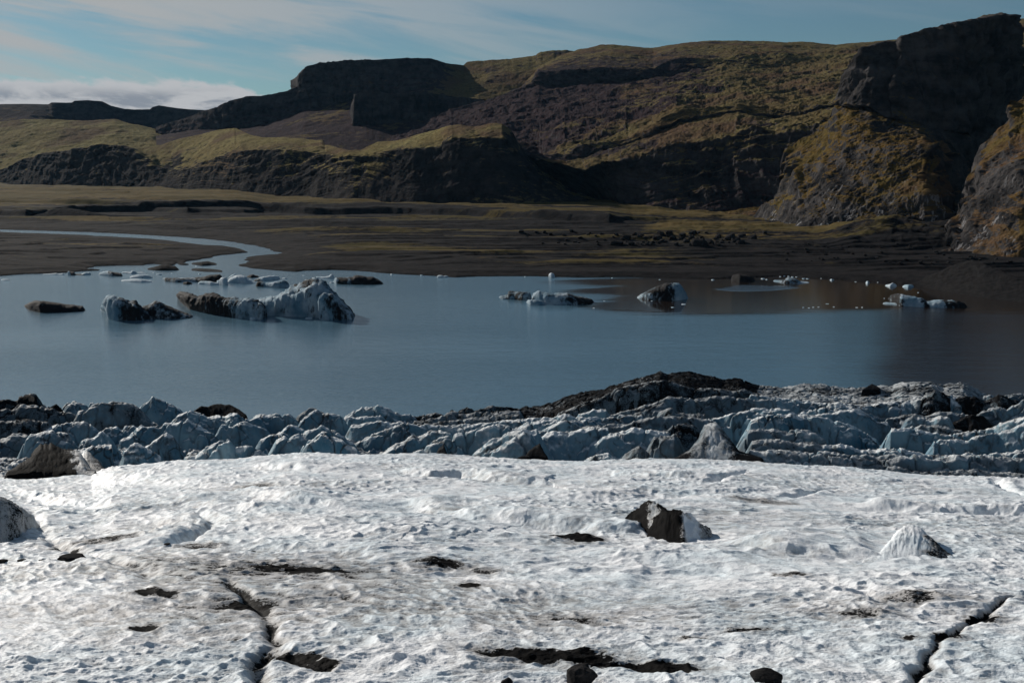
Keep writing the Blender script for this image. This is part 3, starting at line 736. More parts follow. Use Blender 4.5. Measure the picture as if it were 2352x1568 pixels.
# grit: black patches, then the thin grey film over the middle of the slope
for q in [(1180, 1493, 70, 11, .9), (1290, 1500, 120, 15, 1.1), (1350, 1508, 60, 10, .9), (1490, 1525, 95, 12, 1.1), (1570, 1535, 45, 8, .9),
          (690, 1505, 60, 10, .9), (730, 1520, 50, 8, .9), (330, 1370, 40, 9, .62), (380, 1372, 30, 5, .5), (330, 1445, 34, 6, .62), (620, 1306, 45, 8, .7), (700, 1310, 40, 7, .8), (545, 1468, 14, 4, .9),
          (1310, 1232, 50, 9, 1.1), (1350, 1240, 40, 6, .8), (1010, 1290, 60, 8, .5), (760, 1312, 40, 6, .7), (1080, 1350, 30, 4, .5), (1590, 1460, 40, 5, .5), (1720, 1445, 60, 7, .5),
          (1810, 1322, 40, 5, .5), (1430, 1095, 40, 4, .4), (2260, 1420, 40, 7, .7), (2180, 1460, 30, 7, .7), (2090, 1468, 20, 5, .6), (1120, 1300, 40, 5, .3), (150, 1250, 40, 4, .5), (700, 1120, 60, 5, .3),
          (1760, 1150, 80, 4, .3), (2100, 1380, 70, 8, .35), (1980, 1412, 60, 8, .35), (1320, 1420, 60, 8, .3), (580, 1118, 40, 4, .3), (460, 1250, 60, 6, .4), (240, 1235, 70, 6, .4), (560, 1390, 50, 8, .4)]:
    blot(*q[:5], cut=.35)
low = np.clip(-(rid + .5 * swell), -1, 1)
big = fbm2(GX / 11 + 50, GY / 6 + 3, 4, .55)
def zone(u, v, ru, rv):
    cx, cy = ice_at(u, v); ex, _ = ice_at(u + ru, v); _, y2 = ice_at(u, v - rv); _, y1 = ice_at(u, v + rv)
    return np.exp(-((GX - cx) / abs(ex - cx)) ** 2 - ((GY - cy) / (abs(y2 - y1) / 2)) ** 2)
film = .9 * zone(560, 1330, 420, 90) + .45 * zone(1300, 1400, 300, 60) + .35 * zone(250, 1215, 220, 30) + .3 * zone(1900, 1400, 260, 40) + .25 * zone(2150, 1215, 300, 25) + .25 * zone(900, 1320, 300, 40)
dirt += (np.clip(.20 * big + .14 * fbm2(GX / 2.5 + 8, GY / 1.6, 4, .6) + .08, 0, .35) + film * np.clip(.30 + .25 * big + .18 * low + .15 * fbm2(GX / .9, GY / .6, 3, .6), 0, .6)).astype(F4)
dirt += (.26 * sstep(.22, 0.0, cup) * np.clip(big + .30 + film, 0, 1)).astype(F4)
dirt = np.clip(dirt, 0, 1.3); wet = np.clip(wet, 0, 1)
# blue-dark ice hollow where channel bottoms collect melt
o = mesh_obj('glacier', np.stack([GX, GY, GZ], -1), grid_faces(*GX.shape), M_ice, {'dirt': dirt, 'wet': wet})
structure(o, 'sunlit white rippled glacier ice sloping down in the foreground', 'glacier')

def ice_z(x, y):
    """height of the finished ice at a point"""
    j = int(np.clip(np.searchsorted(sI, x / y), 1, len(sI) - 1)); i = int(np.clip(np.searchsorted(Yi, y), 1, len(Yi) - 1))
    return float(GZ[i, j])

# ------------------------------------------------------------------ glacier front: ranks of shaded ice ridges
def tr(pts, ox, oy, k=.2604): return [(ox + x * k, oy + y * k) for x, y in pts]
A1 = lambda p: tr(p, 0, 882); A2 = lambda p: tr(p, 581.9, 882); A3 = lambda p: tr(p, 1163.7, 845.2); A4 = lambda p: tr(p, 1739.5, 857.5)
# (crest line, depth, dirt 0..1, front steepness, back steepness)
R = [
 (A1([(-900, 170), (-400, 120), (0, 145), (90, 135), (160, 150), (170, 120), (250, 97), (320, 105), (380, 190), (450, 215), (490, 190), (540, 225)]), 145, .85, 1.6, .8),
 (A1([(-900, 260), (0, 240), (60, 230), (100, 250), (180, 190), (330, 200), (420, 210), (560, 240), (660, 260), (730, 300), (760, 340)]), 134, .62, 1.7, .6),
 (A1([(555, 215), (600, 180), (660, 160), (720, 180), (780, 210), (800, 175), (830, 175), (860, 210)]), 146, .12, 1.8, .7),
 (A1([(690, 260), (760, 240), (850, 195), (890, 180), (1000, 185), (1100, 190), (1180, 210), (1240, 250), (1340, 350), (1400, 390)]), 130, .3, 2.0, .5),
 (A1([(1205, 250), (1225, 230), (1280, 180), (1345, 112), (1400, 140), (1470, 165), (1560, 215), (1620, 255), (1700, 300)]), 147, .12, 2.0, .9),
 (A1([(1440, 370), (1510, 350), (1560, 300), (1640, 250), (1700, 255), (1830, 300), (1880, 290), (1920, 285), (1980, 290), (2030, 250), (2090, 245), (2120, 280), (2200, 310), (2300, 300)]), 136, .1, 2.0, .6),
 (A1([(1000, 690), (1060, 520), (1140, 490), (1250, 400), (1400, 400), (1540, 370), (1660, 320), (1740, 370), (1800, 400), (1900, 440), (1960, 360), (2050, 380), (2100, 340), (2150, 335), (2250, 370), (2352, 420)]), 112, .12, 2.2, .6),
 (A1([(230, 500), (250, 480), (330, 435), (480, 430), (600, 460), (640, 500), (680, 580)]), 100, .25, 1.3, .5),
 (A1([(-900, 500), (-300, 480), (0, 510), (70, 480), (150, 460), (240, 470), (280, 500)]), 104, .3, 1.2, .4),
 (A1([(-600, 380), (0, 340), (150, 330), (300, 330), (420, 360), (500, 420)]), 118, .5, 1.5, .5),
 (A1([(400, 400), (540, 360), (700, 350), (790, 350), (850, 400), (900, 450)]), 118, .2, 1.8, .6),
 (A1([(720, 520), (735, 508), (830, 500), (890, 445), (960, 490), (1000, 540)]), 100, .08, 2.0, .8),
 (A1([(900, 450), (950, 410), (1040, 410), (1080, 450), (1100, 410), (1180, 380), (1230, 420)]), 117, .05, 2.2, .8),
 (A1([(630, 605), (800, 560), (1000, 535), (1045, 520), (1055, 600), (1000, 690)]), 90, .1, 1.8, .5),
 (A1([(1250, 590), (1330, 530), (1400, 480), (1470, 440), (1530, 470), (1590, 580), (1650, 650)]), 93, .15, 2.0, .7),
 (A1([(1080, 700), (1090, 640), (1190, 570), (1280, 600), (1350, 640), (1420, 690)]), 83, .1, 1.5, .5),
 (A1([(1630, 675), (1800, 590), (1900, 540), (2020, 505), (2080, 560), (2200, 550), (2300, 600), (2400, 650)]), 83, .15, 1.5, .5),
 (A2([(0, 320), (60, 288), (130, 290), (200, 275), (330, 280), (380, 310)]), 139, .25, 2.0, .8),
 (A2([(370, 310), (490, 225), (550, 225), (600, 250), (660, 290)]), 147, .35, 2.0, .8),
 (A2([(390, 390), (430, 330), (500, 260), (570, 240), (630, 275), (680, 280), (760, 290), (810, 340)]), 131, .08, 2.3, .7),
 (A2([(800, 305), (880, 260), (960, 220), (1050, 215), (1100, 190), (1160, 200), (1230, 245), (1300, 270), (1390, 275), (1430, 300)]), 148, .25, 1.4, .6),
 (A2([(840, 300), (1000, 290), (1120, 295), (1160, 320)]), 139, .15, 1.8, .7),
 (A2([(860, 380), (1000, 350), (1130, 320), (1200, 350), (1290, 330), (1350, 345)]), 127, .1, 2.0, .6),
 (A2([(910, 520), (1040, 440), (1200, 390), (1300, 350), (1370, 345), (1460, 370), (1700, 380), (1960, 360), (2050, 350), (2352, 320)]), 112, .2, 1.8, .5),
 (A2([(190, 450), (330, 360), (440, 415), (480, 450)]), 110, .1, 2.0, .8),
 (A2([(60, 480), (150, 440), (260, 430), (330, 480)]), 104, .2, 2.0, .8),
 (A2([(310, 500), (400, 445), (500, 510), (540, 550)]), 97, .12, 2.0, .8),
 (A2([(430, 440), (600, 370), (720, 420), (860, 500), (900, 540)]), 108, .15, 2.1, .7),
 (A2([(150, 610), (200, 530), (270, 490), (330, 510), (400, 600)]), 86, .1, 1.8, .7),
 (A2([(440, 605), (530, 510), (600, 455), (680, 480), (780, 520), (900, 580), (950, 625)]), 84, .12, 1.7, .6),
 (A2([(1080, 640), (1200, 570), (1400, 480), (1450, 490), (1540, 440), (1660, 430), (1740, 460)]), 95, .2, 1.7, .5),
 (A2([(1330, 645), (1450, 570), (1560, 510), (1660, 470), (1900, 440), (2060, 390), (2200, 385), (2352, 410)]), 91, .12, 1.8, .5),
 (A2([(1940, 625), (2100, 510), (2250, 440), (2352, 415), (2500, 400)]), 87, .15, 1.6, .5),
 (A2([(2040, 600), (2200, 520), (2352, 450), (2450, 440)]), 84, .2, 1.6, .5),
 (A2([(1400, 300), (1560, 270), (1600, 250), (1700, 285), (1750, 225), (1800, 250), (1890, 197), (1950, 235), (2100, 205), (2200, 215), (2352, 240)]), 149, .75, 1.4, .6),
 (A2([(1420, 330), (1600, 320), (1750, 270), (1850, 290), (2000, 260), (2352, 245)]), 141, .45, 1.6, .5),
 (A2([(1450, 350), (1750, 330), (2000, 300), (2352, 280)]), 131, .4, 1.5, .5),
 (A3([(-100, 380), (0, 375), (100, 375), (180, 365), (300, 360), (370, 330), (420, 325), (520, 270), (600, 250), (700, 220), (850, 195), (900, 170), (1000, 140), (1100, 95), (1200, 80), (1300, 55), (1355, 33), (1420, 50), (1500, 45), (1610, 40), (1700, 60), (1830, 80), (1900, 100), (2050, 95), (2150, 130), (2250, 160), (2352, 165)]), 152, .92, (.05, 8.5, 1.6), .8),
 (A3([(460, 395), (650, 330), (850, 265), (960, 195), (1100, 165), (1280, 125), (1400, 120), (1500, 145), (1620, 190), (1760, 182), (1900, 197), (2000, 215), (2100, 205), (2180, 240), (2352, 270)]), 143, .50, 2.3, .25),
 (A3([(640, 410), (750, 375), (880, 370), (910, 430)]), 133, .15, 2.0, .7),
 (A3([(920, 430), (1100, 370), (1200, 340), (1320, 310), (1400, 270), (1530, 270), (1700, 290), (1800, 255), (2000, 265), (2090, 290), (2352, 290)]), 133, .36, 2.0, .5),
 (A3([(-50, 465), (150, 440), (300, 430), (430, 430), (520, 400), (620, 430), (800, 440), (1000, 430), (1200, 400)]), 120, .2, 1.7, .5),
 (A3([(40, 560), (200, 490), (420, 470), (470, 480), (600, 460), (700, 470)]), 110, .15, 1.7, .5),
 (A3([(210, 590), (350, 530), (480, 480), (580, 490), (640, 520)]), 103, .25, 1.7, .5),
 (A3([(460, 590), (620, 555), (800, 530), (1000, 520), (1150, 490), (1250, 450), (1400, 440), (1600, 450), (1800, 470), (1850, 500)]), 103, .35, 1.8, .5),
 (A3([(1340, 430), (1400, 390), (1450, 370), (1500, 400), (1600, 420), (1750, 410)]), 118, .6, 1.8, .6),
 (A3([(1780, 465), (1900, 440), (2010, 400), (2140, 370), (2250, 380), (2352, 375)]), 116, .08, 1.8, .6),
 (A3([(0, 775), (150, 700), (290, 640), (430, 580), (480, 590), (600, 580), (750, 560), (900, 560)]), 88, .1, 1.7, .5),
 (A3([(580, 810), (700, 720), (850, 620), (1000, 580), (1120, 550), (1300, 565), (1400, 580), (1440, 610)]), 87, .1, 1.6, .5),
 (A3([(700, 810), (780, 760), (900, 735), (960, 790)]), 81, .08, 1.6, .6),
 (A3([(1020, 810), (1170, 700), (1230, 730), (1300, 620), (1480, 605), (1520, 650), (1560, 720)]), 84, .4, 1.6, .5),
 (A3([(1380, 560), (1500, 520), (1640, 520), (1700, 570)]), 98, .5, 1.8, .6),
 (A4([(0, 105), (90, 110), (210, 125), (290, 120), (360, 105), (560, 105), (740, 130), (940, 128), (1060, 124), (1190, 118), (1280, 80), (1350, 80), (1430, 65), (1540, 70), (1640, 100), (1680, 95), (1820, 90), (1870, 115), (1990, 185), (2100, 230)]), 152, .34, (.03, 10.5, 1.3), .9),
 (A4([(-60, 190), (200, 240), (400, 260), (550, 265), (700, 260), (900, 290), (1200, 250), (1400, 260), (1500, 230), (1700, 210), (1800, 230)]), 141, .2, 1.3, .25),
 (A4([(1450, 240), (1560, 170), (1650, 200), (1720, 240), (1900, 220), (2000, 250), (2150, 190), (2250, 230), (2352, 260), (3000, 300)]), 140, .85, 1.5, .5),
 (A4([(1950, 225), (2060, 183), (2100, 210), (2200, 190), (2352, 175), (2800, 190), (3400, 200)]), 148, .3, 1.6, .6),
 (A4([(1940, 370), (2080, 310), (2150, 300), (2200, 330), (2260, 290), (2352, 240), (2500, 200), (3200, 260)]), 128, .3, 1.8, .6),
 (A4([(380, 360), (550, 325), (700, 330), (780, 350)]), 131, .15, 1.8, .6),
 (A4([(610, 295), (700, 280), (850, 310), (940, 340)]), 137, .2, 1.8, .6),
 (A4([(-60, 330), (100, 320), (250, 330), (360, 370), (500, 385), (660, 370), (740, 345), (850, 345), (930, 370), (1050, 440), (1150, 460), (1220, 580)]), 122, .12, 1.9, .5),
 (A4([(-60, 420), (0, 395), (150, 375), (300, 370), (380, 410), (440, 400), (550, 400), (700, 440), (850, 480), (950, 540), (1050, 600)]), 113, .12, 2.0, .5),
 (A4([(1140, 410), (1350, 370), (1500, 380), (1600, 345), (1750, 355), (1880, 365)]), 126, .3, 1.7, .5),
 (A4([(1300, 430), (1370, 385), (1450, 400), (1560, 400), (1620, 370), (1700, 400)]), 119, .3, 1.8, .6),
 (A4([(1700, 460), (1800, 400), (1900, 360), (2000, 380), (2080, 470)]), 120, .9, 1.8, .6),
 (A4([(1390, 490), (1440, 470), (1560, 460), (1700, 480), (1800, 500)]), 112, .3, 1.8, .6),
 (A4([(1180, 512), (1390, 510), (1560, 560), (1700, 575), (1900, 555), (2080, 510), (2200, 450), (2352, 405), (2800, 380), (3400, 420)]), 108, .12, 2.0, .5),
 (A4([(1560, 600), (1830, 600), (2000, 560), (2110, 540), (2250, 500), (2352, 440), (2900, 440)]), 101, .15, 2.0, .5),
 (A4([(-80, 540), (0, 530), (170, 540), (260, 550), (400, 545), (520, 570), (600, 620)]), 96, .3, 1.6, .5),
 (A4([(-50, 620), (100, 600), (300, 620), (500, 625), (600, 640)]), 91, .3, 1.5, .5),
 (A4([(360, 670), (480, 640), (640, 640), (800, 640), (900, 675), (1100, 670), (1260, 645), (1400, 690), (1500, 720), (1680, 715), (1860, 700), (1950, 730), (2080, 715), (2250, 720), (2352, 660), (2900, 640)]), 91, .15, 1.8, .5),
 (A4([(-60, 700), (200, 715), (350, 720), (480, 740), (600, 715), (850, 740), (1100, 750), (1200, 730), (1400, 740), (1560, 765), (1750, 735), (1950, 740), (2100, 770), (2352, 770), (2900, 760)]), 85, .3, 1.5, .4),
 (A4([(1150, 820), (1400, 860), (1600, 865), (1900, 870), (2100, 900), (2352, 920), (2900, 920)]), 80, .35, 1.2, .4),
]
sy = np.linspace(ray(-420, 950)[0], ray(2800, 950)[0], 1700)
sy = np.concatenate([-np.geomspace(-sy[0], 1.8, 120)[:0:-1], sy, np.geomspace(sy[-1], 1.8, 120)[1:]]).astype(F4)
Ysr = np.concatenate([np.linspace(66, 78, 50), np.linspace(78.1, 158, 760), np.linspace(158.3, 175, 40)]).astype(F4)
SY = np.repeat(Ysr[:, None], len(sy), 1); SX = sy[None, :] * SY
base = 26.3 - .186 * SY - 4.2 * sstep(140, 158, SY) - .0 * SX
base = base - 8 * sstep(150, 172, SY) - 2.5 * sstep(82, 70, SY)
H = base + .9 * fbm2(SX / 6, SY / 4, 4, .55, True)
DT = np.full_like(H, .4)
warp = .9 * fbm2(SX / 5 + 3, SY / 5, 3, .5)
wY2 = SY + warp
for i, (pts, Yc, dr, fs, bs) in enumerate(R):
    s, m = ray([p[0] for p in pts], [p[1] for p in pts])
    lo, hi = s.min() - .03, s.max() + .03
    j0, j1 = np.searchsorted(sy, lo), np.searchsorted(sy, hi)
    r0 = np.searchsorted(Ysr, Yc - 14); r1 = np.searchsorted(Ysr, Yc + 22)
    if j1 - j0 < 3: continue
    sub = (slice(r0, r1), slice(j0, j1))
    ss = sy[j0:j1]
    zc = np.interp(ss, s, EYE + m * Yc)
    out = np.maximum(np.maximum(s.min() - ss, ss - s.max()), 0) * Yc
    zc = zc - 1.8 * out if isinstance(fs, tuple) else zc - 1.8 * out + .12 * perlin2(ss * Yc / 1.1 + i * 7, ss * 0 + i) + .06 * perlin2(ss * Yc / .4 + i * 7, ss * 0 + i)
    yc = Yc + 1.6 * perlin2(ss * Yc / 9 + i * 3.1, ss * 0 + .5 * i)
    d = wY2[sub] - yc[None, :] - warp[np.searchsorted(Ysr, Yc), j0:j1][None, :]
    fl = 1 + .22 * perlin2(SX[sub] / 1.6 + i, SY[sub] / 9) + .25 * perlin2(SX[sub] / 5 + i, SY[sub] / 9)
    e = .12
    ad = np.sqrt(d * d + e * e) - e
    flat = (.46 + .5 * perlin2(ss * Yc / 3 + i, ss * 0 + 9))[None, :] if not isinstance(fs, tuple) else fs[1]
    f1 = fs if not isinstance(fs, tuple) else fs[2]
    fl0 = .22 if not isinstance(fs, tuple) else fs[0]
    z = zc[None, :] - np.where(d < 0, fl0 * np.minimum(ad, flat) + f1 * fl * np.maximum(ad - flat, 0), bs * ad)
    # rounded shoulders: the face steepens as it drops
    z = np.where(d < 0, z + .25 * f1 * np.minimum(np.maximum(ad - flat, 0), .8), z)
    up = z > H[sub]
    H[sub] = np.where(up, z, H[sub])
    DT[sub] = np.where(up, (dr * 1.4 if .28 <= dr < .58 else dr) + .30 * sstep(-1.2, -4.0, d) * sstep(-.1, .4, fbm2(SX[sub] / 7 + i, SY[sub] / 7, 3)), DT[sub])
H = H + .30 * fbm2(SX / 1.9 + .3 * SY, SY / 1.4, 5, .6, True) + .12 * fbm2(SX / .6, SY / .6, 3, .6)
fx = (SX + .6 * SY) / 2.6 + .5 * fbm2(SX / 2.2, SY / 2.2, 3); fy = (SY - .25 * SX) / 2.0 + .5 * fbm2(SX / 2.2 + 30, SY / 2.2, 3)
w1, w2 = worley(fx, fy)
H = H - .55 * np.exp(-((w2 - w1) / .07) ** 2) * sstep(-.35, .25, fbm2(SX / 14 + 4, SY / 10, 3)) + .35 * perlin2(np.floor(fx * 1.1) * 1.37, np.floor(fy * 1.1) * 1.91) * 0
DT = DT + .22 * np.exp(-((w2 - w1) / .09) ** 2)
H = np.maximum(H, -3)
DT = DT + .38 * fbm2(SX / 5, SY / 4, 5, .6) + .22 * fbm2(SX / 1.2, SY / 1.2, 3, .6) - .05
# keep clear of the sunlit slope in front
lim = ice_base(SX, SY) - 1.2
H = np.where(SY < 79, np.minimum(H, lim), H)
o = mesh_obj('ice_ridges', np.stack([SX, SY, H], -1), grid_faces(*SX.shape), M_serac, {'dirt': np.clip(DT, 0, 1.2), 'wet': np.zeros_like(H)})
structure(o, 'shaded blue grey ice ridges and black grit along the glacier front', 'glacier')

# ------------------------------------------------------------------ bergs, mounds, rocks
def lobe(top, base, depth, seed=0, z0=0.0, ns=None, rough=.35, flute=.25, lean=.38, Yfun=None, sink=.8, steep=1.0, dirt=.5, ends=.2, fs=1.0, ground=None, cone=False, jag=.07):
    """closed lump: traced crest and traced front foot, carried back by its real depth"""
    ts, _ = ray([p[0] for p in top], [p[1] for p in top]); bs_, _ = ray([p[0] for p in base], [p[1] for p in base])
    lo, hi = min(ts.min(), bs_.min()), max(ts.max(), bs_.max())
    n = ns or int(np.clip((hi - lo) * 1300, 14, 260))
    S = np.linspace(lo, hi, n)
    tv = np.interp(S, ts, [p[1] for p in top]); bv = np.interp(S, bs_, [p[1] for p in base])
    tu = np.interp(S, ts, [p[0] for p in top]); bu = np.interp(S, bs_, [p[0] for p in base])
    if Yfun is None:
        mz = ray(bu, bv)[1]; Yf = (z0 - EYE) / mz; zf = np.full(n, z0)
    else:
        Yf = np.array([Yfun(a, b) for a, b in zip(bu, bv)]); zf = EYE + ray(bu, bv)[1] * Yf
    tv = tv + (bv - tv).max() * jag * fbm2((S - lo) / (hi - lo) * 9 + seed * 3.3, S * 0 + seed, 4, .65)
    t = np.linspace(-1, 1, n)
    dep = depth * (ends + (1 - ends) * np.sqrt(np.clip(1 - np.abs(t) ** 3, 0, 1)))
    mt = ray(tu, tv)[1]
    Yc = Yf + lean * dep; zt = EYE + mt * Yc
    G = (lambda X, Y: np.zeros_like(X) + zf) if ground is None else ground
    taper_ = sstep(0, .10, 1 - np.abs(t))
    hgt = np.maximum(zt - G(S * Yc, Yc), 0) * (.25 + .75 * taper_)
    if cone:
        for _ in range(2):
            Yc = Yf + lean * dep * (.12 + .88 * np.clip(hgt / hgt.max(), 0, 1)); zt = EYE + mt * Yc
            hgt = np.maximum(zt - G(S * Yc, Yc), 0) * (.25 + .75 * taper_)
    prof = np.array([(-.02, -sink, 0), (.0, .0, 0), (.06 / steep, 0, .3), (.14 / steep, 0, .62), (.24 / steep, 0, .86), (lean, 0, 1.0), (lean + .14, 0, .93), (lean + .32, 0, .62), (.92, 0, .22), (1.0, -sink, 0)])
    if cone:
        dep = dep * (.12 + .88 * np.clip(hgt / hgt.max(), 0, 1))
        prof = np.array([(-.03, -sink, 0), (0, -.1 * sink, 0), (lean * .25, 0, .24), (lean * .5, 0, .5), (lean * .75, 0, .76), (lean * .92, 0, .95), (lean, 0, 1.0), (lean + (1 - lean) * .12, 0, .93), (lean + (1 - lean) * .35, 0, .66), (lean + (1 - lean) * .6, 0, .38), (lean + (1 - lean) * .85, 0, .1), (1.0, -sink, 0)])
    k = np.linspace(0, len(prof) - 1, int(np.clip(n * .4, 12, 70)))
    pq = np.stack([np.interp(k, np.arange(len(prof)), prof[:, c]) for c in range(3)], 1)
    Y = Yf[None] + pq[:, :1] * dep[None]; X = S[None] * Y
    Z = G(X, Y) + pq[:, 1:2] + pq[:, 2:] * hgt[None] - .12 * (1 - taper_)[None] * sink
    P = np.stack([X, Y, Z], -1)
    N = np.cross(np.gradient(P, axis=1), np.gradient(P, axis=0)); N /= np.linalg.norm(N, axis=-1, keepdims=True) + 1e-9
    sc = max(float(hgt.max()), .3)
    e = seed * 13.1
    d = fbm3(X / (sc * .9) + e, Y / (sc * .9), Z / (sc * .9), 5, .55) * rough + fbm3(X / (sc * .22) + e, Y / (sc * .5), Z / (sc * 1.6), 3, .5, True) * flute
    env = np.clip(pq[:, 2:] * 1.6, 0, 1) * np.clip(hgt[None] / sc * 1.5, .1, 1)
    # crest keeps its traced outline, flanks carry the relief
    keep = 1 - .75 * np.exp(-((pq[:, :1] - lean) / .07) ** 2)
    D = d * sc * .45 * env * keep * fs
    N[..., 2] *= .6
    D = D + .035 * sc * fbm3(X / (sc * .12) + e, Y / (sc * .12), Z / (sc * .2), 4, .6, True) * env * keep
    P = P + N * D[..., None]
    P[..., 2] += (.05 * sc * fbm3(X / (sc * .25) + e, Y / (sc * .25), Z * 0, 3, .6)) * env * (1 - keep + .35)
    if isinstance(dirt, list):
        wob = (hi - lo) * (.22 if cone else .10) * fbm3(X / (sc * .6) + e, Y / (sc * .6), Z / (sc * .6), 4, .6) + (hi - lo) * .05 * (Z - Z.min()) / sc
        dv = np.interp(S[None] + wob, ray([q[0] for q in dirt], [700] * len(dirt))[0], [q[1] for q in dirt])
    else:
        dv = np.full(X.shape, float(dirt))
    f = grid_faces(*X.shape)
    m = X.shape[1]; r = X.shape[0]
    # close the two ends
    caps = []
    for j in (0, m - 1):
        for a in range(r // 2):
            b = r - 1 - a
            if a + 1 < b: caps.append((a * m + j, (a + 1) * m + j, (b - 1) * m + j, b * m + j))
    f = np.concatenate([f, np.array(caps, np.int64)]) if caps else f
    return P.reshape(-1, 3), f, dv.ravel()

def lump(name, label, cat, lobes, mat, group=None, **kw):
    PP, FF, DD, n = [], [], [], 0
    for i, lb in enumerate(lobes):
        a = dict(kw); a.update(lb)
        P, f, d = lobe(seed=a.pop('seed', i + 1 + len(name)), **a)
        PP.append(P); FF.append(f + n); DD.append(d); n += len(P)
    P = np.concatenate(PP)
    org = np.array([(P[:, 0].min() + P[:, 0].max()) / 2, (P[:, 1].min() + P[:, 1].max()) / 2, P[:, 2].min()])
    o = mesh_obj(name, P - org, np.concatenate(FF), mat, {'dirt': np.concatenate(DD), 'wet': np.zeros(n)})
    o.location = org
    return tag(o, label, cat, group)

B5 = lambda p: tr(p, 0, 588, .2083); B6 = lambda p: tr(p, 392, 600.3, .2083); B4 = lambda p: tr(p, 0, 520.6, .3359); B7 = lambda p: tr(p, 784, 520.6, .3359); B8 = lambda p: tr(p, 1592.5, 465.5, .3229)

lump('iceberg', 'long low black iceberg shaped like a seal, floating alone nearest the left edge', 'iceberg', [
    dict(top=B5([(258, 548), (330, 515), (380, 495), (480, 498), (600, 512), (700, 532), (830, 542), (910, 557), (950, 597)]), base=B5([(258, 552), (330, 600), (450, 626), (700, 622), (900, 612), (952, 600)]), depth=9, dirt=.95)], M_berg, flute=.15)
lump('iceberg', 'grey two peaked iceberg with a white fluted left end, second from the left', 'iceberg', [
    dict(top=B5([(1106, 590), (1120, 550), (1140, 525), (1165, 490), (1190, 443), (1240, 447), (1330, 465), (1390, 500), (1440, 515), (1470, 510), (1520, 545), (1600, 590), (1700, 640), (1760, 670)]), base=B5([(1106, 598), (1180, 640), (1190, 690), (1270, 712), (1500, 712), (1700, 696), (1760, 690)]), depth=11, dirt=[(231, -.15), (252, -.05), (270, .25), (285, .62), (350, .7)], flute=.5, lean=.45),
    dict(top=B5([(1480, 600), (1580, 558), (1640, 538), (1710, 490), (1760, 505), (1850, 550), (1950, 595), (2060, 630), (2142, 668)]), base=B5([(1480, 690), (1700, 688), (1900, 692), (2100, 686), (2142, 672)]), depth=9, dirt=.62, flute=.1)], M_berg)
lump('iceberg', 'largest iceberg, dark upturned bow on the left rising to a blue striped peak', 'iceberg', [
    dict(top=B6([(58, 365), (72, 340), (90, 334), (160, 350), (250, 385), (300, 410), (350, 390), (400, 370), (460, 362), (520, 372), (570, 400), (620, 425), (660, 425), (680, 405), (740, 415), (800, 425), (850, 415), (900, 425), (950, 440), (1000, 475), (1040, 520), (1075, 575)]), base=B6([(58, 372), (110, 450), (210, 530), (400, 575), (600, 605), (720, 622), (820, 634), (1000, 642), (1075, 602)]), depth=8, dirt=[(400, .9), (520, .8), (535, .6), (560, .35), (580, .3), (600, .55), (620, .6)], flute=.55),
    dict(top=B6([(800, 470), (950, 428), (1040, 405), (1100, 395), (1180, 380), (1250, 355), (1310, 335), (1380, 280), (1450, 235), (1510, 215), (1560, 200), (1590, 185), (1615, 212), (1640, 207), (1700, 262), (1740, 310), (1790, 360), (1870, 430), (1975, 520), (2047, 597)]), base=B6([(800, 600), (950, 600), (1100, 600), (1400, 610), (1600, 618), (1800, 640), (2000, 640), (2047, 600)]), depth=17, dirt=[(540, .25), (640, .12), (690, .4), (720, .72), (750, .35), (815, .75)], flute=.35, lean=.55),
    dict(top=B6([(1160, 420), (1200, 385), (1280, 372), (1380, 372), (1450, 322), (1500, 290), (1545, 270), (1620, 312), (1700, 380), (1760, 460)]), base=B6([(1160, 603), (1400, 611), (1600, 620), (1760, 632)]), depth=8, dirt=[(630, .05), (655, .4), (690, .0), (720, .4), (760, .3)], flute=.4),
    dict(top=B6([(1580, 510), (1600, 470), (1645, 440), (1650, 370), (1690, 348), (1780, 360), (1820, 400), (1870, 450), (1970, 530), (2030, 600)]), base=B6([(1580, 530), (1620, 590), (1645, 645), (1800, 650), (2000, 645), (2030, 612)]), depth=7, dirt=[(720, .15), (750, .3), (770, .5), (815, .55)], flute=.15)], M_berg)
# floes in the river mouth and behind the big berg
lump('iceberg', 'flat brown iceberg slab with a dark hump at its right, behind the largest iceberg', 'iceberg', [
    dict(top=B4([(1108, 346), (1140, 350), (1200, 353), (1300, 349), (1380, 347), (1420, 336), (1450, 332), (1500, 326), (1515, 340), (1530, 372)]), base=B4([(1108, 350), (1130, 374), (1200, 381), (1350, 379), (1420, 384), (1530, 384)]), depth=8, dirt=[(372, .5), (450, .55), (470, .9), (515, .95)])], M_berg)
lump('iceberg', 'pale blue ice block with an arched gap, right of the brown slab', 'iceberg', [
    dict(top=B4([(1500, 362), (1515, 348), (1545, 347), (1558, 370), (1560, 396)]), base=B4([(1500, 392), (1530, 398), (1560, 397)]), depth=4, dirt=.1),
    dict(top=B4([(1475, 376), (1490, 366), (1510, 364)]), base=B4([(1475, 380), (1490, 390), (1510, 392)]), depth=2, dirt=.0)], M_floe)
lump('ice_floe', 'pale low floe lying in front of the brown iceberg slab', 'ice floe', [
    dict(top=B4([(1352, 384), (1370, 374), (1400, 372), (1440, 374), (1460, 381), (1500, 384)]), base=B4([(1352, 390), (1400, 394), (1440, 399), (1500, 398)]), depth=4, dirt=.15)], M_floe)
lump('ice_floe', 'small black floe just left of the pale floe before the brown slab', 'ice floe', [
    dict(top=B4([(1248, 386), (1260, 378), (1290, 377), (1316, 386)]), base=B4([(1248, 392), (1280, 396), (1316, 391)]), depth=3, dirt=1.1)], M_berg)
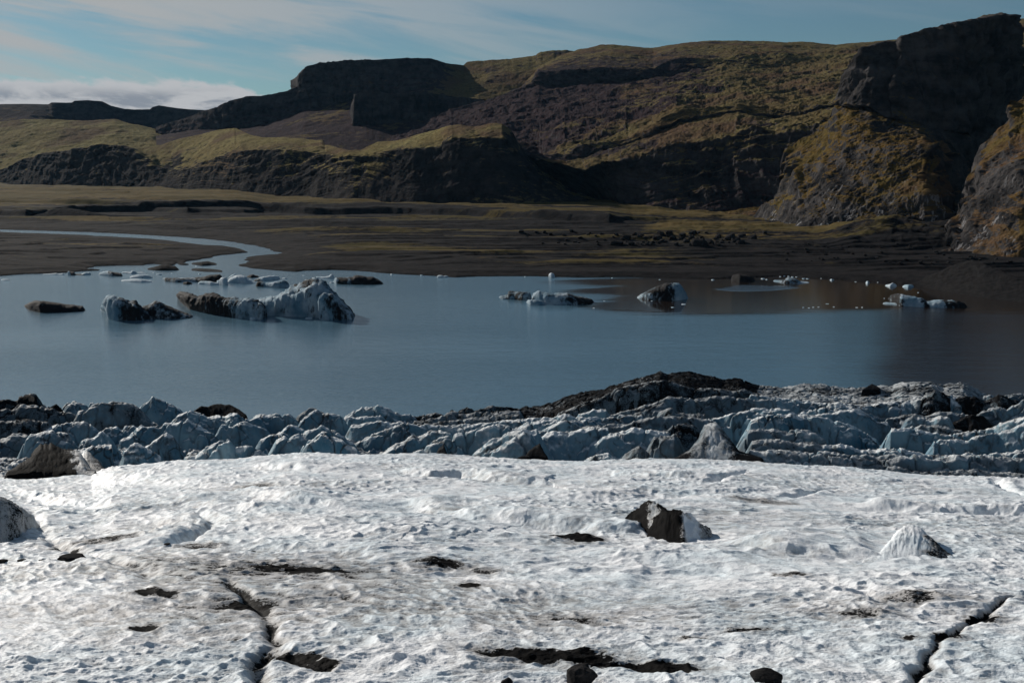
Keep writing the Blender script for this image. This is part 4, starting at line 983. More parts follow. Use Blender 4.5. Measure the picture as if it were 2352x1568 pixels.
lump('iceberg', 'white pointed iceberg, whitest of those behind the largest iceberg', 'iceberg', [
    dict(top=B4([(1556, 372), (1580, 350), (1605, 340), (1640, 333), (1660, 336), (1700, 358), (1756, 386)]), base=B4([(1556, 384), (1600, 386), (1680, 389), (1756, 389)]), depth=8, dirt=.12, flute=.5),
    dict(top=B4([(1560, 350), (1600, 325), (1612, 322), (1625, 345)]), base=B4([(1560, 364), (1600, 364), (1625, 364)]), depth=3, dirt=0)], M_floe)
lump('iceberg', 'sloping striped iceberg, dark left and white right, behind the largest iceberg', 'iceberg', [
    dict(top=B4([(1732, 368), (1780, 348), (1830, 338), (1880, 335), (1905, 340), (1916, 354)]), base=B4([(1732, 372), (1800, 373), (1860, 366), (1916, 358)]), depth=6, dirt=[(580, .75), (600, .6), (610, .1), (640, .1)])], M_floe)
lump('iceberg', 'low iceberg with dark left knob and white ridged peak, beside the largest peak', 'iceberg', [
    dict(top=B4([(1750, 392), (1765, 378), (1790, 376), (1815, 388), (1850, 386), (1890, 378), (1915, 372), (1945, 366), (1960, 376), (1986, 414)]), base=B4([(1750, 408), (1800, 412), (1880, 418), (1986, 417)]), depth=6, dirt=[(587, 1.0), (600, .8), (612, .3), (625, .2), (668, .3)], flute=.5)], M_berg)
lump('iceberg', 'small black iceberg farthest back behind the striped one', 'iceberg', [
    dict(top=B4([(1685, 340), (1710, 330), (1730, 326), (1745, 333), (1770, 337)]), base=B4([(1685, 346), (1720, 350), (1770, 346)]), depth=5, dirt=1.1)], M_berg)
lump('iceberg', 'long dark iceberg with a blue left end, right of the largest iceberg peak', 'iceberg', [
    dict(top=B6([(1790, 225), (1800, 195), (1830, 180), (1870, 178), (1960, 180), (2010, 178), (2030, 160), (2060, 153), (2130, 165), (2160, 172), (2220, 172), (2290, 205), (2352, 246)]), base=B6([(1790, 235), (1830, 250), (1960, 255), (2200, 256), (2352, 252)]), depth=10, dirt=[(764, .0), (778, .1), (785, .85), (800, .7), (808, .45), (815, 1.0), (885, .9)])], M_berg)
lump('ice_floe', 'thin white floe with a small knob, left of the long dark iceberg', 'ice floe', [
    dict(top=B6([(1600, 168), (1700, 170), (1750, 160), (1765, 142), (1785, 142), (1800, 165), (1810, 180)]), base=B6([(1600, 184), (1700, 188), (1810, 190)]), depth=4, dirt=0)], M_floe)
lump('iceberg', 'block of pale and black ice with flat top near the left river bank', 'iceberg', [
    dict(top=B5([(1088, 200), (1100, 182), (1150, 172), (1200, 165), (1260, 180), (1330, 190), (1350, 200)]), base=B5([(1088, 208), (1150, 214), (1230, 222), (1352, 222)]), depth=6, dirt=[(227, .1), (255, .15), (257, .6), (282, .8)])], M_floe)
lump('ice_floe', 'ridged white floe, upper of two long pale floes left of the brown slab', 'ice floe', [
    dict(top=B5([(1428, 232), (1470, 215), (1540, 202), (1590, 200), (1640, 208), (1690, 232)]), base=B5([(1428, 240), (1550, 244), (1692, 244)]), depth=6, dirt=.15)], M_floe)
lump('ice_floe', 'flat white floe, lower of two long pale floes left of the brown slab', 'ice floe', [
    dict(top=B5([(1332, 268), (1420, 258), (1500, 250), (1600, 260), (1690, 275)]), base=B5([(1332, 276), (1420, 282), (1560, 292), (1690, 288)]), depth=6, dirt=.0)], M_floe)
lump('iceberg', 'upright pale ice stub with a dark low tail by the left bank', 'iceberg', [
    dict(top=B5([(744, 195), (750, 162), (775, 172), (815, 176), (830, 200), (900, 200), (930, 182), (985, 180), (1006, 195)]), base=B5([(744, 208), (800, 212), (900, 213), (1006, 206)]), depth=5, dirt=[(155, .0), (166, .2), (172, .9), (190, .8), (200, .3), (210, .3)])], M_floe)
lump('ice_floe', 'thin broken white floe against the left gravel bank', 'ice floe', [
    dict(top=B5([(468, 198), (550, 195), (620, 188), (650, 198), (690, 190), (718, 196)]), base=B5([(468, 204), (600, 206), (718, 206)]), depth=3, dirt=.1)], M_floe)
lump('ice_floe', 'single low white floe at the far left edge of the lake', 'ice floe', [
    dict(top=B5([(8, 260), (40, 254), (90, 256), (116, 264)]), base=B5([(8, 266), (60, 270), (116, 268)]), depth=3, dirt=0)], M_floe)
lump('ice_floe', 'bright pointed floe between the flat topped block and the river mouth', 'ice floe', [
    dict(top=B5([(1340, 176), (1400, 172), (1440, 178), (1460, 160), (1480, 163), (1510, 182), (1560, 178), (1605, 186)]), base=B5([(1340, 188), (1450, 196), (1605, 194)]), depth=4, dirt=0)], M_floe)
# middle and right bergs
lump('iceberg', 'low grey brown iceberg touching the left end of the middle one', 'iceberg', [
    dict(top=B7([(1078, 476), (1120, 472), (1140, 468), (1142, 446), (1160, 441), (1230, 446), (1290, 450), (1300, 470)]), base=B7([(1078, 484), (1100, 497), (1180, 498), (1240, 505), (1300, 500)]), depth=8, dirt=[(1147, .3), (1165, .55), (1200, .6), (1225, .4)])], M_berg)
lump('iceberg', 'flat blue black iceberg in mid lake with a small peak and tapered right end', 'iceberg', [
    dict(top=B7([(1298, 462), (1325, 452), (1350, 438), (1380, 450), (1450, 458), (1480, 455), (1540, 458), (1600, 472), (1660, 486), (1720, 500), (1732, 515)]), base=B7([(1298, 520), (1400, 532), (1560, 536), (1680, 530), (1732, 520)]), depth=10, dirt=[(1220, .25), (1290, .35), (1320, .6), (1365, .95)]),
    dict(top=B7([(1264, 510), (1275, 500), (1320, 500), (1370, 510), (1440, 512), (1510, 520)]), base=B7([(1264, 516), (1290, 534), (1340, 538), (1420, 528), (1510, 530)]), depth=4, dirt=.05)], M_berg)
lump('iceberg', 'rounded dark dome iceberg with pale right flank, in the smooth brown water', 'iceberg', [
    dict(top=[(1461, 684), (1480, 673), (1500, 663), (1520, 656), (1538, 651), (1552, 650.5), (1562, 655), (1570, 668), (1580, 682)], base=[(1461, 685), (1490, 689), (1530, 691), (1560, 690), (1581, 686)], depth=10, dirt=[(1462, .5), (1500, .6), (1530, .9), (1550, .6), (1562, .1), (1580, .3)], flute=.4)], M_berg)
lump('iceberg', 'long low blue iceberg with black head at left, below the right cliff', 'iceberg', [
    dict(top=B8([(1383, 676), (1400, 660), (1420, 655), (1440, 650), (1470, 648), (1500, 658), (1560, 668), (1620, 682), (1660, 698), (1700, 700), (1760, 692), (1810, 698), (1880, 698), (1920, 715), (1958, 740)]), base=B8([(1383, 684), (1440, 716), (1480, 735), (1600, 742), (1750, 748), (1900, 750), (1958, 745)]), depth=8, dirt=[(2040, .4), (2050, .9), (2075, .8), (2085, .15), (2120, .1), (2130, .9), (2145, .1), (2170, .1), (2178, .8), (2190, .5), (2225, 1.0)])], M_berg)
lump('ice_floe', 'flat white shelf of ice at the foot of the black headed iceberg', 'ice floe', [
    dict(top=B8([(1346, 714), (1370, 708), (1420, 712), (1450, 716)]), base=B8([(1346, 720), (1400, 724), (1450, 728)]), depth=3, dirt=-.1)], M_floe)
lump('iceberg', 'black angular iceberg with white ice at its foot, near the far right shore', 'iceberg', [
    dict(top=B8([(270, 535), (280, 515), (320, 508), (370, 515), (420, 530), (440, 550)]), base=B8([(270, 555), (330, 564), (400, 564), (442, 556)]), depth=8, dirt=1.1)], M_berg)
lump('iceberg', 'low jagged dark iceberg with white rim, right of the black angular one', 'iceberg', [
    dict(top=B8([(568, 548), (590, 552), (650, 552), (660, 536), (690, 532), (720, 540), (760, 560), (830, 568)]), base=B8([(568, 560), (650, 573), (740, 577), (830, 573)]), depth=7, dirt=[(1776, .2), (1800, .6), (1830, .5), (1860, -.1)])], M_berg)
lump('ice_floe', 'upright white chunk standing off the far shore in mid lake', 'ice floe', [
    dict(top=[(1260, 632), (1263, 628), (1266, 626.5), (1271, 628), (1275, 636)], base=[(1260, 636.5), (1267, 637.5), (1275, 637)], depth=3, dirt=-.2, rough=.2)], M_floe)
lump('ice_floe', 'twin white floes off the far shore left of the upright chunk', 'ice floe', [
    dict(top=[(1003, 635), (1008, 632), (1015, 632), (1019, 634.5), (1024, 632.5), (1031, 635)], base=[(1003, 637), (1015, 637.5), (1031, 637)], depth=3, dirt=-.1)], M_floe)
lump('ice_floe', 'left of two rough white floes before the gravel heap', 'ice floe', [
    dict(top=B8([(1364, 585), (1400, 580), (1415, 570), (1440, 582), (1448, 590)]), base=B8([(1364, 592), (1400, 600), (1448, 596)]), depth=4, dirt=-.1)], M_floe)
lump('ice_floe', 'right of two rough white floes before the gravel heap', 'ice floe', [
    dict(top=B8([(1486, 594), (1510, 584), (1550, 582), (1570, 592)]), base=B8([(1486, 600), (1530, 607), (1570, 600)]), depth=4, dirt=-.1)], M_floe)
lump('ice_floe', 'single rounded white floe left of the two rough ones', 'ice floe', [
    dict(top=B8([(1226, 568), (1234, 558), (1246, 558), (1252, 570)]), base=B8([(1226, 574), (1240, 578), (1252, 574)]), depth=3, dirt=-.2)], M_floe)
lump('ice_floe', 'tilted white block frozen to the foot of the largest iceberg', 'ice floe', [
    dict(top=B6([(870, 632), (885, 612), (935, 618), (940, 634)]), base=B6([(870, 646), (900, 648), (940, 642)]), depth=1.6, dirt=-.1)], M_floe)
lump('ice_floe', 'thin white sliver below the largest iceberg peak', 'ice floe', [
    dict(top=B6([(1480, 628), (1500, 618), (1555, 618), (1564, 628)]), base=B6([(1480, 634), (1520, 636), (1564, 634)]), depth=1.4, dirt=-.1)], M_floe)
# brash ice: small white bits
def bit(u, v, w, h, d, label, group):
    n = 6
    xs = [u - w / 2 + w * i / (n - 1) for i in range(n)]
    tp = [(x, v - h * .8 * (.35 if i in (0, n - 1) else rnd.uniform(.5, 1.05))) for i, x in enumerate(xs)]
    bs = [(u - w / 2, v - .1 * h), (u, v + .15 * h), (u + w / 2, v - .05 * h)]
    return lump('brash_ice', label, 'ice chunk', [dict(top=tp, base=bs, depth=rnd.uniform(1.2, 2.5), dirt=d, ns=12, seed=rnd.randint(1, 99))], M_floe, group)
LBR = 'small white ice chunk in the scattered row along the far right shore'
for u, v, w, h in [(1738, 634, 6, 2.4), (1748, 633.5, 5, 2.2), (1757, 634.5, 8, 3), (1766, 634, 5, 2), (1774, 635, 7, 2.6), (1785, 634, 6, 3), (1792, 636, 5, 2), (1800, 634.5, 9, 2.6), (1811, 635.5, 6, 2.4), (1820, 637, 6, 3), (1829, 637, 5, 2), (1846, 640.5, 9, 2.6), (1855, 641, 8, 2.4), (1752, 641, 10, 3), (1761, 642.5, 6, 3), (1637, 643.5, 8, 3), (1886, 640, 4, 2), (1911, 644, 11, 4), (1965, 648, 5, 2), (2016, 649, 4, 2), (2105, 657, 7, 3), (2114, 658, 5, 3)]:
    bit(u, v, w, h, -.1, LBR, 'brash ice along the far right shore')
LBM = 'tiny white ice chunk in the line along the far middle shore'
for u, v, w, h in [(900, 631, 8, 3), (968, 632.5, 7, 3), (1206, 636, 5, 2), (1230, 634, 6, 1.6), (1437, 633, 5, 2), (1462, 632.5, 7, 2), (1470, 633.5, 6, 2), (1480, 632.5, 5, 2.2), (1488, 634, 7, 2), (1499, 633.5, 6, 2.4), (1513, 635.5, 9, 3), (1526, 634.5, 5, 2), (1537, 636, 10, 3), (1555, 636, 4, 2), (1378, 634, 4, 2), (1406, 639, 4, 2), (1515, 643, 5, 2), (936, 617.5, 5, 2), (1014, 615.5, 4, 2), (908, 613.5, 4, 2)]:
    bit(u, v, w, h, -.1, LBM, 'brash ice along the far middle shore')
LBC = 'tiny white ice chunk drifting in the smooth brown water below the right cliff'
for u, v, w, h in [(1545, 707, 9, 2.4), (1570, 700, 12, 2), (1497, 692, 5, 1.6), (1388, 692, 5, 2), (1364, 708, 6, 1.6), (1900, 698.5, 9, 1.6), (1845, 707, 5, 1.8), (1858, 708, 6, 1.8), (1868, 706.5, 5, 1.6), (1880, 706, 5, 1.6), (1915, 706, 5, 1.6), (1968, 707, 7, 1.8), (1980, 707, 4, 1.6), (2031, 686, 3, 2), (2066, 702, 4, 1.6), (2290, 681, 10, 2.6), (2312, 687, 6, 4), (2109, 673, 4, 1.6)]:
    bit(u, v, w, h, -.1, LBC, 'brash ice in the brown water')
LBL = 'tiny white ice chunk adrift among the floes by the river mouth'
for u, v, w, h in [(208, 617.5, 20, 2), (366, 631, 16, 2.6), (353, 627, 5, 2), (458, 630, 6, 3), (395, 628, 6, 1.6), (655, 640, 14, 3), (698, 633, 8, 2), (360, 604, 6, 2), (762, 650, 12, 3.4), (450, 612, 5, 1.6)]:
    bit(u, v, w, h, -.05, LBL, 'brash ice by the river mouth')

# gravel islets in the river mouth
for top, base, lab in [
    (B4([(1003, 292), (1050, 278), (1100, 263), (1150, 260), (1200, 272), (1228, 296)]), B4([(1003, 296), (1080, 300), (1228, 299)]), 'dark humped gravel islet nearest the left bank of the river mouth'),
    (B4([(1308, 252), (1360, 244), (1420, 237), (1486, 256)]), B4([(1308, 258), (1380, 268), (1486, 262)]), 'low dark gravel islet farthest up the river mouth'),
    (B4([(1298, 296), (1380, 290), (1440, 296), (1532, 310)]), B4([(1298, 300), (1400, 309), (1532, 313)]), 'thin flat gravel islet lying in front of the river mouth')]:
    lump('gravel_islet', lab, 'islet', [dict(top=top, base=base, depth=12, dirt=0, flute=.1)], M_gravel, 'gravel islets in the river mouth')
lump('gravel_heap', 'tall cone of dark gravel on the right shore under the rock spur', 'gravel heap', [
    dict(top=[(2080, 652), (2110, 645), (2150, 626), (2190, 609), (2222, 598), (2232, 596.5), (2245, 600), (2275, 613), (2320, 630), (2352, 642), (2450, 670), (2560, 700)], base=[(2080, 657), (2119, 660), (2206, 676), (2260, 685), (2335, 694), (2450, 706), (2560, 716)], depth=46, dirt=0, flute=.10, rough=.14, lean=.6)], M_gravel, cone=True)
lump('gravel_heap', 'low dark gravel hump on the plain far left below the mossy hill', 'gravel heap', [
    dict(top=[(60, 500), (100, 490), (120, 480), (150, 477), (180, 482), (240, 492), (330, 497)], base=[(60, 503), (200, 503), (330, 501)], depth=40, dirt=0, flute=.1, rough=.15, Yfun=lambda u, v: plainY(v, 2.0))], M_gravel, cone=True)
lump('gravel_heap', 'long low black gravel hump beside the bend of the river', 'gravel heap', [
    dict(top=[(360, 527), (410, 521), (440, 520), (480, 530)], base=[(360, 530), (430, 532), (480, 531)], depth=20, dirt=0, flute=.1, rough=.15, Yfun=lambda u, v: plainY(v, 1.0))], M_gravel, cone=True)

# grit covered ice cones on the glacier
iceY = lambda u, v: ice_at(u, v)[1]
lump('grit_cone', 'twin humped black grit mound half covered by white ice, right of centre', 'grit mound', [
    dict(top=[(1415, 1203), (1440, 1184), (1462, 1166), (1480, 1155), (1497, 1150), (1512, 1160), (1530, 1166), (1550, 1180), (1580, 1200), (1600, 1212)], base=[(1415, 1207), (1455, 1212), (1490, 1224), (1530, 1230), (1600, 1222)], depth=5.5, dirt=[(1415, 1.2), (1495, 1.2), (1512, .95), (1530, .35), (1545, .8), (1560, 1.2)], flute=.03),
    dict(top=[(1486, 1218), (1505, 1194), (1525, 1178), (1548, 1166), (1560, 1172), (1585, 1177), (1596, 1186), (1612, 1202), (1638, 1218)], base=[(1486, 1228), (1530, 1241), (1570, 1246), (1610, 1238), (1638, 1230)], depth=4.5, dirt=[(1490, 1.3), (1580, 1.3), (1598, .8), (1610, .1), (1628, .1), (1640, .7)], flute=.03)], M_ice, cone=True, Yfun=iceY, ground=ice_base, sink=.5, rough=.8, jag=.16, fs=1.4)
lump('ice_cone', 'white pyramid of ice with grey streaked left flank on the right', 'ice cone', [
    dict(top=[(1975, 1288), (2000, 1273), (2025, 1257), (2045, 1238), (2062, 1222), (2080, 1208), (2096, 1204), (2115, 1212), (2140, 1234), (2165, 1255), (2196, 1280)], base=[(1975, 1292), (2030, 1297), (2100, 1298), (2150, 1292), (2196, 1284)], depth=6.5, dirt=[(1975, .5), (2010, .4), (2040, .2), (2060, -.05), (2160, -.1), (2185, .35), (2196, .7)], flute=.25)], M_ice, cone=True, Yfun=iceY, ground=ice_base, sink=.5, lean=.55)
lump('grit_cone', 'black streaked ice cone on the left where the slope meets the ridges', 'grit mound', [
    dict(top=[(8, 1089), (40, 1062), (70, 1044), (95, 1030), (120, 1029), (150, 1037), (180, 1040), (200, 1062), (230, 1088)], base=[(8, 1093), (80, 1094), (150, 1097), (230, 1095)], depth=10, dirt=[(8, 1.1), (90, 1.0), (120, 1.2), (165, 1.05), (190, .4), (210, .6), (230, 1.0)], flute=.15, rough=.55, jag=.1)], M_ice, cone=True, Yfun=lambda u, v: 73.6, sink=2.0)
lump('grit_cone', 'white domed ice mound with a black flank, right of the left black streaked cone', 'grit mound', [
    dict(top=[(150, 1090), (170, 1060), (200, 1048), (225, 1056), (245, 1070), (265, 1085)], base=[(150, 1098), (200, 1098), (265, 1092)], depth=8, dirt=[(150, .1), (190, .2), (205, .6), (240, .8), (265, .5)], flute=.3)], M_ice, cone=True, Yfun=lambda u, v: 74.6, sink=2.0)
lump('grit_cone', 'ice mound with black gashes cut off by the left edge', 'grit mound', [
    dict(top=[(-160, 1180), (-80, 1130), (-30, 1128), (0, 1141), (30, 1160), (60, 1172), (90, 1196)], base=[(-160, 1235), (0, 1238), (40, 1226), (90, 1202)], depth=8, dirt=[(-160, .3), (-20, .5), (20, .72), (60, .35), (90, .6)], flute=.2, rough=.5, jag=.1)], M_ice, cone=True, Yfun=iceY, ground=ice_base, sink=.6)
lump('grit_cone', 'tall dark pyramid of gritty ice among the shaded ridges, right of centre', 'grit mound', [
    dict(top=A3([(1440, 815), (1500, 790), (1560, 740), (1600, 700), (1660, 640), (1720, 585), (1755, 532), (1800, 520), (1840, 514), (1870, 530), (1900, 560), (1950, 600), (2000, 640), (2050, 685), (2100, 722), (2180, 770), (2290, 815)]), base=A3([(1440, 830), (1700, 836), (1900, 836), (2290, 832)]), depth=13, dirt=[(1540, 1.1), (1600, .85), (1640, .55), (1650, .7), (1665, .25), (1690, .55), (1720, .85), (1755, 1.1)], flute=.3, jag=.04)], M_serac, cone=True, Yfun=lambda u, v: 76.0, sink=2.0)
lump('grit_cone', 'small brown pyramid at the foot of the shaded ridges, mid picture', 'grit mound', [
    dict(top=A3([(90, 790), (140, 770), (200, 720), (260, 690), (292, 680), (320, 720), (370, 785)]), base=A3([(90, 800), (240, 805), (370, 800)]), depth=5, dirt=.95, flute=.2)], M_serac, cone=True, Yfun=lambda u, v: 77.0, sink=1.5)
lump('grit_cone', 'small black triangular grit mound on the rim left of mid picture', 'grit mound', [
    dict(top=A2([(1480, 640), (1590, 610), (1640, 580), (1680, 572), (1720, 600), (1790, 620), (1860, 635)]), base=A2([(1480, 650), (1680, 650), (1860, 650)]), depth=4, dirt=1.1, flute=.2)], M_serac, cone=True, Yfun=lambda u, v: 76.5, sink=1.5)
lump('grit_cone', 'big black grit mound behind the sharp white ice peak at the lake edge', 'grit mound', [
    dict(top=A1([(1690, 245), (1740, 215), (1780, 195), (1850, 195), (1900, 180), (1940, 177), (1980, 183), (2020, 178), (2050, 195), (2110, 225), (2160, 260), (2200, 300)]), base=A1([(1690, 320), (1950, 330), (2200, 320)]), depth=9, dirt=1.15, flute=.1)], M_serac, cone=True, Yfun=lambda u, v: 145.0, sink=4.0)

lump('grit_cone', 'small black grit hump on the flat pale ice rim against the brown water', 'grit mound', [
    dict(top=A4([(920, 142), (960, 118), (1010, 97), (1050, 108), (1090, 130)]), base=A4([(920, 150), (1000, 152), (1090, 148)]), depth=5, dirt=1.2, flute=.1)], M_serac, cone=True, Yfun=lambda u, v: 147.0, sink=2.0)
lump('grit_cone', 'black pointed grit heap on the far left rim above the lake', 'grit mound', [
    dict(top=A1([(150, 150), (175, 118), (250, 95), (300, 110), (320, 150)]), base=A1([(150, 190), (250, 195), (320, 190)]), depth=5, dirt=1.2, flute=.15)], M_serac, cone=True, Yfun=lambda u, v: 141.0, sink=2.5)

# ------------------------------------------------------------------ rocks
def rock_mesh(seed, rough=.5, sub=3):
    import bmesh
    bm = bmesh.new(); bmesh.ops.create_icosphere(bm, subdivisions=sub, radius=1)
    co = np.array([v.co[:] for v in bm.verts])
    d = 1 + rough * (fbm3(co[:, 0] * 1.1 + seed * 9, co[:, 1] * 1.1, co[:, 2] * 1.1, 4, .55))
    # a few flat broken faces
    r = np.random.default_rng(seed)
    P = co * d[:, None]
    for _ in range(7):
        n = r.normal(size=3); n /= np.linalg.norm(n); c = r.uniform(.55, .8)
        h = P @ n; P = P - np.where(h > c, h - c, 0)[:, None] * n * .85
    for v, p in zip(bm.verts, P): v.co = p
    me = bpy.data.meshes.new('boulder'); bm.to_mesh(me); bm.free()
    me.polygons.foreach_set('use_smooth', [False] * len(me.polygons))
    me.materials.append(M_rock)
    return me
RM = [rock_mesh(i) for i in range(6)]

def plain_at(u, v):
    """point of the finished plain seen along a line of sight"""
    s, m = (float(q) for q in ray(u, v))
    j = int(np.clip(np.searchsorted(sG, s), 0, len(sG) - 1))
    f = Zg[:, j] - (EYE + m * Yr)
    i = int(np.argmax(f > 0)) if (f > 0).any() else len(Yr) - 1
    return s * Yr[i], Yr[i], Zg[i, j]

def rock(name, label, cat, x, y, z, r, k, group=None, sq=(1, 1, .7)):
    o = bpy.data.objects.new(name, RM[k % len(RM)]); C.objects.link(o)
    o.location = (x, y, z + r * sq[2] * .25); o.scale = (r * sq[0], r * sq[1], r * sq[2])
    o.rotation_euler = (rnd.uniform(-.3, .3), rnd.uniform(-.3, .3), rnd.uniform(0, 6.3))
    return tag(o, label, cat, group)

# rocks lying on the white ice
def ice_rock(label, u, v, w, h, k, cat='rock', group=None):
    x, y = ice_at(u, v); z = ice_z(x, y); px = y / FPX
    r = w * px / 2
    o = rock('rock', label, cat, x, y, z - .02, 1, k, group)
    o.rotation_euler = (0, 0, .2 * k); hz = h * px / 2
    o.scale = (r * 1.15, r * .9, hz * 1.25); o.location.z = z + hz * .45
    return o
ice_rock('long black rock lying on white ice near the left edge', 168, 1294, 58, 16, 1)
ice_rock('knob of black rock on the left end of the long black rock', 144, 1289, 20, 20, 2)
ice_rock('black rock cut by the left edge, left of the long black rock', 4, 1288, 26, 13, 3)
ice_rock('small flat black rock second from the left edge', 48, 1288, 22, 9, 4)
ice_rock('thin dark pebble between the flat rock and the long black rock', 96, 1288, 18, 5, 0)
ice_rock('large rounded black rock at the bottom edge, right of centre', 1330, 1572, 92, 56, 5)
ice_rock('black rock at the bottom edge between the channel and the rounded rock', 1757, 1572, 72, 50, 0)
ice_rock('small dark rock at the bottom edge left of the rounded rock', 1166, 1572, 30, 22, 2)
ice_rock('small black pebble on the ice below the long step', 580, 1264, 14, 5, 3)
ice_rock('tiny black pebble on the ice left of the crevasse step', 383, 1250, 16, 5, 4)
ice_rock('dark stone in the bend of the right melt channel', 2150, 1468, 22, 10, 1)

# lava boulders scattered over the flats
LB = 'small dark lava boulder scattered over the flats left of the cliff foot'
for i in range(110):
    u = rnd.triangular(1180, 1760, 1560); v = rnd.uniform(536, 566) - 8 * abs(rnd.gauss(0, .5)) * (u < 1400)
    x, y, z = plain_at(u, v)
    r = rnd.choice([.5, .6, .7, .8, 1.0, 1.2, 1.6]) * rnd.uniform(.8, 1.2)
    rock('boulder', LB, 'boulder', x, y, z, r, i, 'lava boulders on the flats', (1.2, 1, .8))
for u, v, r, lab in [(1676, 551, 2.6, 'large angular lava boulder standing on the grassy flats before the cliff'), (1690, 556, 2.0, 'dark boulder pressed against the largest boulder on the flats'), (1605, 566, 2.8, 'broad dark boulder at the front rim of the boulder field'), (1730, 549, 1.9, 'boulder by the grassy knoll left of the cliff foot'), (1628, 560, 2.2, 'peaked boulder in the middle of the boulder field'), (1512, 551, 2.2, 'big boulder left in the boulder field'), (1440, 548, 1.8, 'lone boulder at the left end of the boulder field')]:
    x, y, z = plain_at(u, v); rock('boulder', lab, 'boulder', x, y, z, r, int(u), None, (1.2, 1, .85))
LC = 'small rock fallen at the foot of the big cliff'
for i in range(60):
    u = rnd.uniform(1800, 2330); v = rnd.uniform(552, 600) + (u - 1800) * .03
    x, y, z = plain_at(u, min(v, 640))
    rock('boulder', LC, 'boulder', x, y, z, rnd.uniform(.25, .8), i, 'rocks below the cliff', (1.2, 1, .8))

# ------------------------------------------------------------------ air
hv = bpy.data.materials.new('blue_air'); hv.use_nodes = True
hn = hv.node_tree; hn.nodes.remove(hn.nodes['Principled BSDF'])
pv = hn.nodes.new('ShaderNodeVolumePrincipled')
pv.inputs['Color'].default_value = (.28, .62, 1, 1); pv.inputs['Density'].default_value = 1.1e-5; pv.inputs['Anisotropy'].default_value = .2
hn.links.new(pv.outputs[0], hn.nodes['Material Output'].inputs['Volume'])
bx_ = np.array([(x, y, z) for x in (-3500, 3500) for y in (-300, 4500) for z in (-12, 420)])
o = mesh_obj('haze', bx_, [(0, 1, 3, 2), (4, 6, 7, 5), (0, 4, 5, 1), (2, 3, 7, 6), (0, 2, 6, 4), (1, 5, 7, 3)], hv, smooth=False)
tag(o, 'thin blue air over the lake and hills', 'haze', kind='stuff')

# ------------------------------------------------------------------ sky, sun, camera
SUN_AZ, SUN_EL = math.radians(-43), math.radians(22.5)      # azimuth from the view direction (+y), to the left
w = bpy.data.worlds.new("World"); bpy.context.scene.world = w; w.use_nodes = True
T = NT(w.node_tree)
bg = w.node_tree.nodes['Background']
sky = T.node('ShaderNodeTexSky', sky_type='NISHITA')
sky.sun_disc = False; sky.sun_elevation = SUN_EL; sky.sun_rotation = SUN_AZ
sky.altitude = 50; sky.air_density = 1.0; sky.dust_density = .25; sky.ozone_density = 1.0
tc = T.node('ShaderNodeTexCoord').outputs['Generated']
sx = T.node('ShaderNodeSeparateXYZ'); T.link(tc, sx.inputs[0])
az = T.math('ARCTAN2', sx.outputs[0], sx.outputs[1]); el = T.math('ARCSINE', sx.outputs[2])
tl = T.add(el, T.mul(az, .16)); al = T.sub(az, T.mul(el, .16))
def comb(x, y, z=0.0):
    c = T.node('ShaderNodeCombineXYZ'); T.put(c.inputs[0], x); T.put(c.inputs[1], y); T.put(c.inputs[2], z); return c.outputs[0]
hs = T.node('ShaderNodeHueSaturation'); hs.inputs['Saturation'].default_value = .72
T.link(sky.outputs[0], hs.inputs['Color'])
tint = T.node('ShaderNodeMix', data_type='RGBA', blend_type='MULTIPLY'); tint.inputs[0].default_value = 1.0
T.link(hs.outputs[0], tint.inputs[6]); tint.inputs[7].default_value = (.365, .565, .70, 1)
# high cirrus, streaked down to the right
ci = T.noise(comb(T.mul(al, 3.0), T.mul(tl, 34.0)), 1.0, 6, .6, .6)
ci2 = T.noise(comb(T.mul(al, 1.6), T.mul(tl, 11.0), 3.0), 1.0, 3, .5)
cf = T.mul(T.ramp(T.add(T.mul(ci, .5), T.mul(ci2, .5)), .43, .56), T.ramp(az, -.40, .25, .95, .10))
cf = T.mul(cf, T.ramp(el, .14, .5, 1, .25))
col = T.mix(cf, tint.outputs[2], (6.2, 6.25, 6.25))
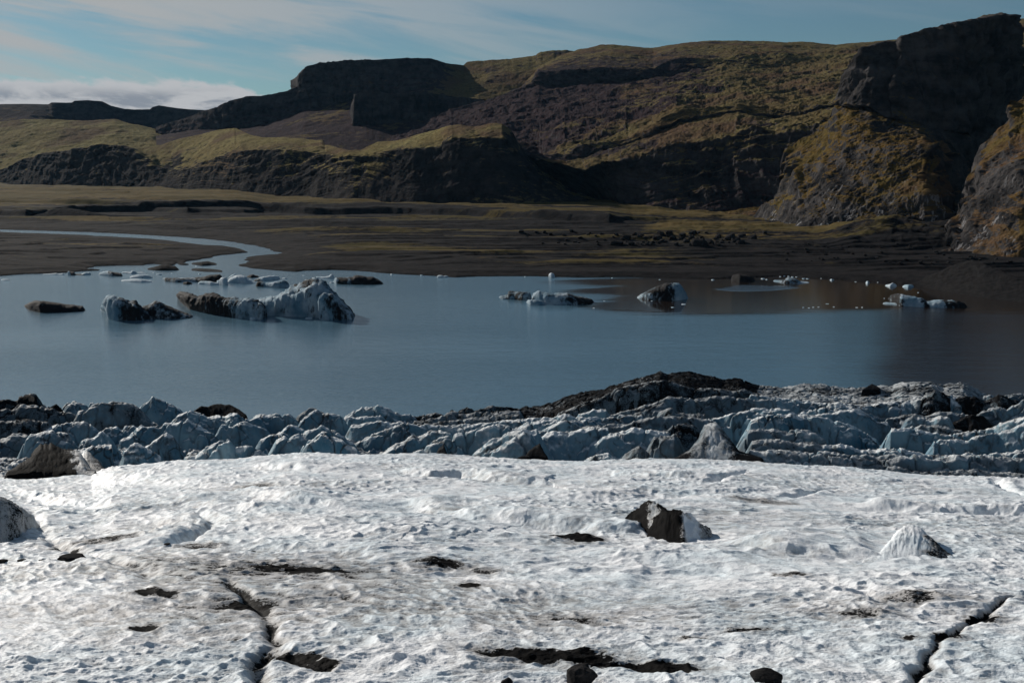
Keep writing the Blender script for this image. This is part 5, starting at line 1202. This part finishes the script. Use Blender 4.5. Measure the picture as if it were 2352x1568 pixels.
# low cumulus bank on the left horizon
cn = T.noise(comb(T.mul(az, 42.0), T.mul(el, 85.0), 1.0), 1.0, 7, .62, .5)
topl = T.add(T.ramp(az, -.43, -.20, .0840, .0625, False), T.mul(T.sub(T.noise(comb(T.mul(az, 30.0), 0.0, 5.0), 1.0, 6, .65), .5), .016))
topl = T.math('MINIMUM', topl, T.ramp(az, -.24, -.18, .066, .045, False))
bank = T.ramp(T.sub(topl, T.add(el, T.mul(T.sub(cn, .5), .022))), -.001, .005)
bank = T.mul(bank, T.ramp(el, .01, .03))
under = T.ramp(T.add(T.mul(T.noise(comb(T.mul(az, 14.0), T.mul(el, 60.0), 9.0), 1.0, 6, .6, .6), .8), T.mul(cn, .2)), .44, .60)
under = T.mul(under, T.ramp(T.sub(topl, el), .004, .016))
cc = T.mix(under, (7.2, 7.3, 7.5), (3.7, 4.1, 4.7))
col = T.mix(bank, col, cc)
T.link(col, bg.inputs['Color']); bg.inputs['Strength'].default_value = .065

sd_ = Vector((math.sin(SUN_AZ) * math.cos(SUN_EL), math.cos(SUN_AZ) * math.cos(SUN_EL), math.sin(SUN_EL)))
L = bpy.data.lights.new('sun', 'SUN'); L.energy = 5.0; L.angle = math.radians(.53); L.color = (1.0, .93, .84)
so = bpy.data.objects.new('sun', L); C.objects.link(so); so.rotation_euler = sd_.to_track_quat('Z', 'Y').to_euler(); so.location = (-200, 200, 300)

cam = bpy.data.cameras.new('camera'); cam.sensor_width = 36; cam.lens = 36 * FPX / 2352; cam.clip_end = 20000; cam.clip_start = .1
co = bpy.data.objects.new('camera', cam); C.objects.link(co)
co.location = (0, 0, EYE); co.rotation_euler = (math.pi / 2 - PITCH, 0, 0)
sc = bpy.context.scene; sc.camera = co
sc.view_settings.view_transform = 'Standard'; sc.view_settings.look = 'None'; sc.view_settings.exposure = 0.0; sc.view_settings.gamma = 1.0
sc.render.engine = 'CYCLES'; sc.cycles.use_denoising = True
try: sc.cycles.denoiser = 'OPENIMAGEDENOISE'
except Exception: pass
sc.cycles.max_bounces = 5; sc.cycles.diffuse_bounces = 3; sc.cycles.glossy_bounces = 3; sc.cycles.volume_bounces = 0
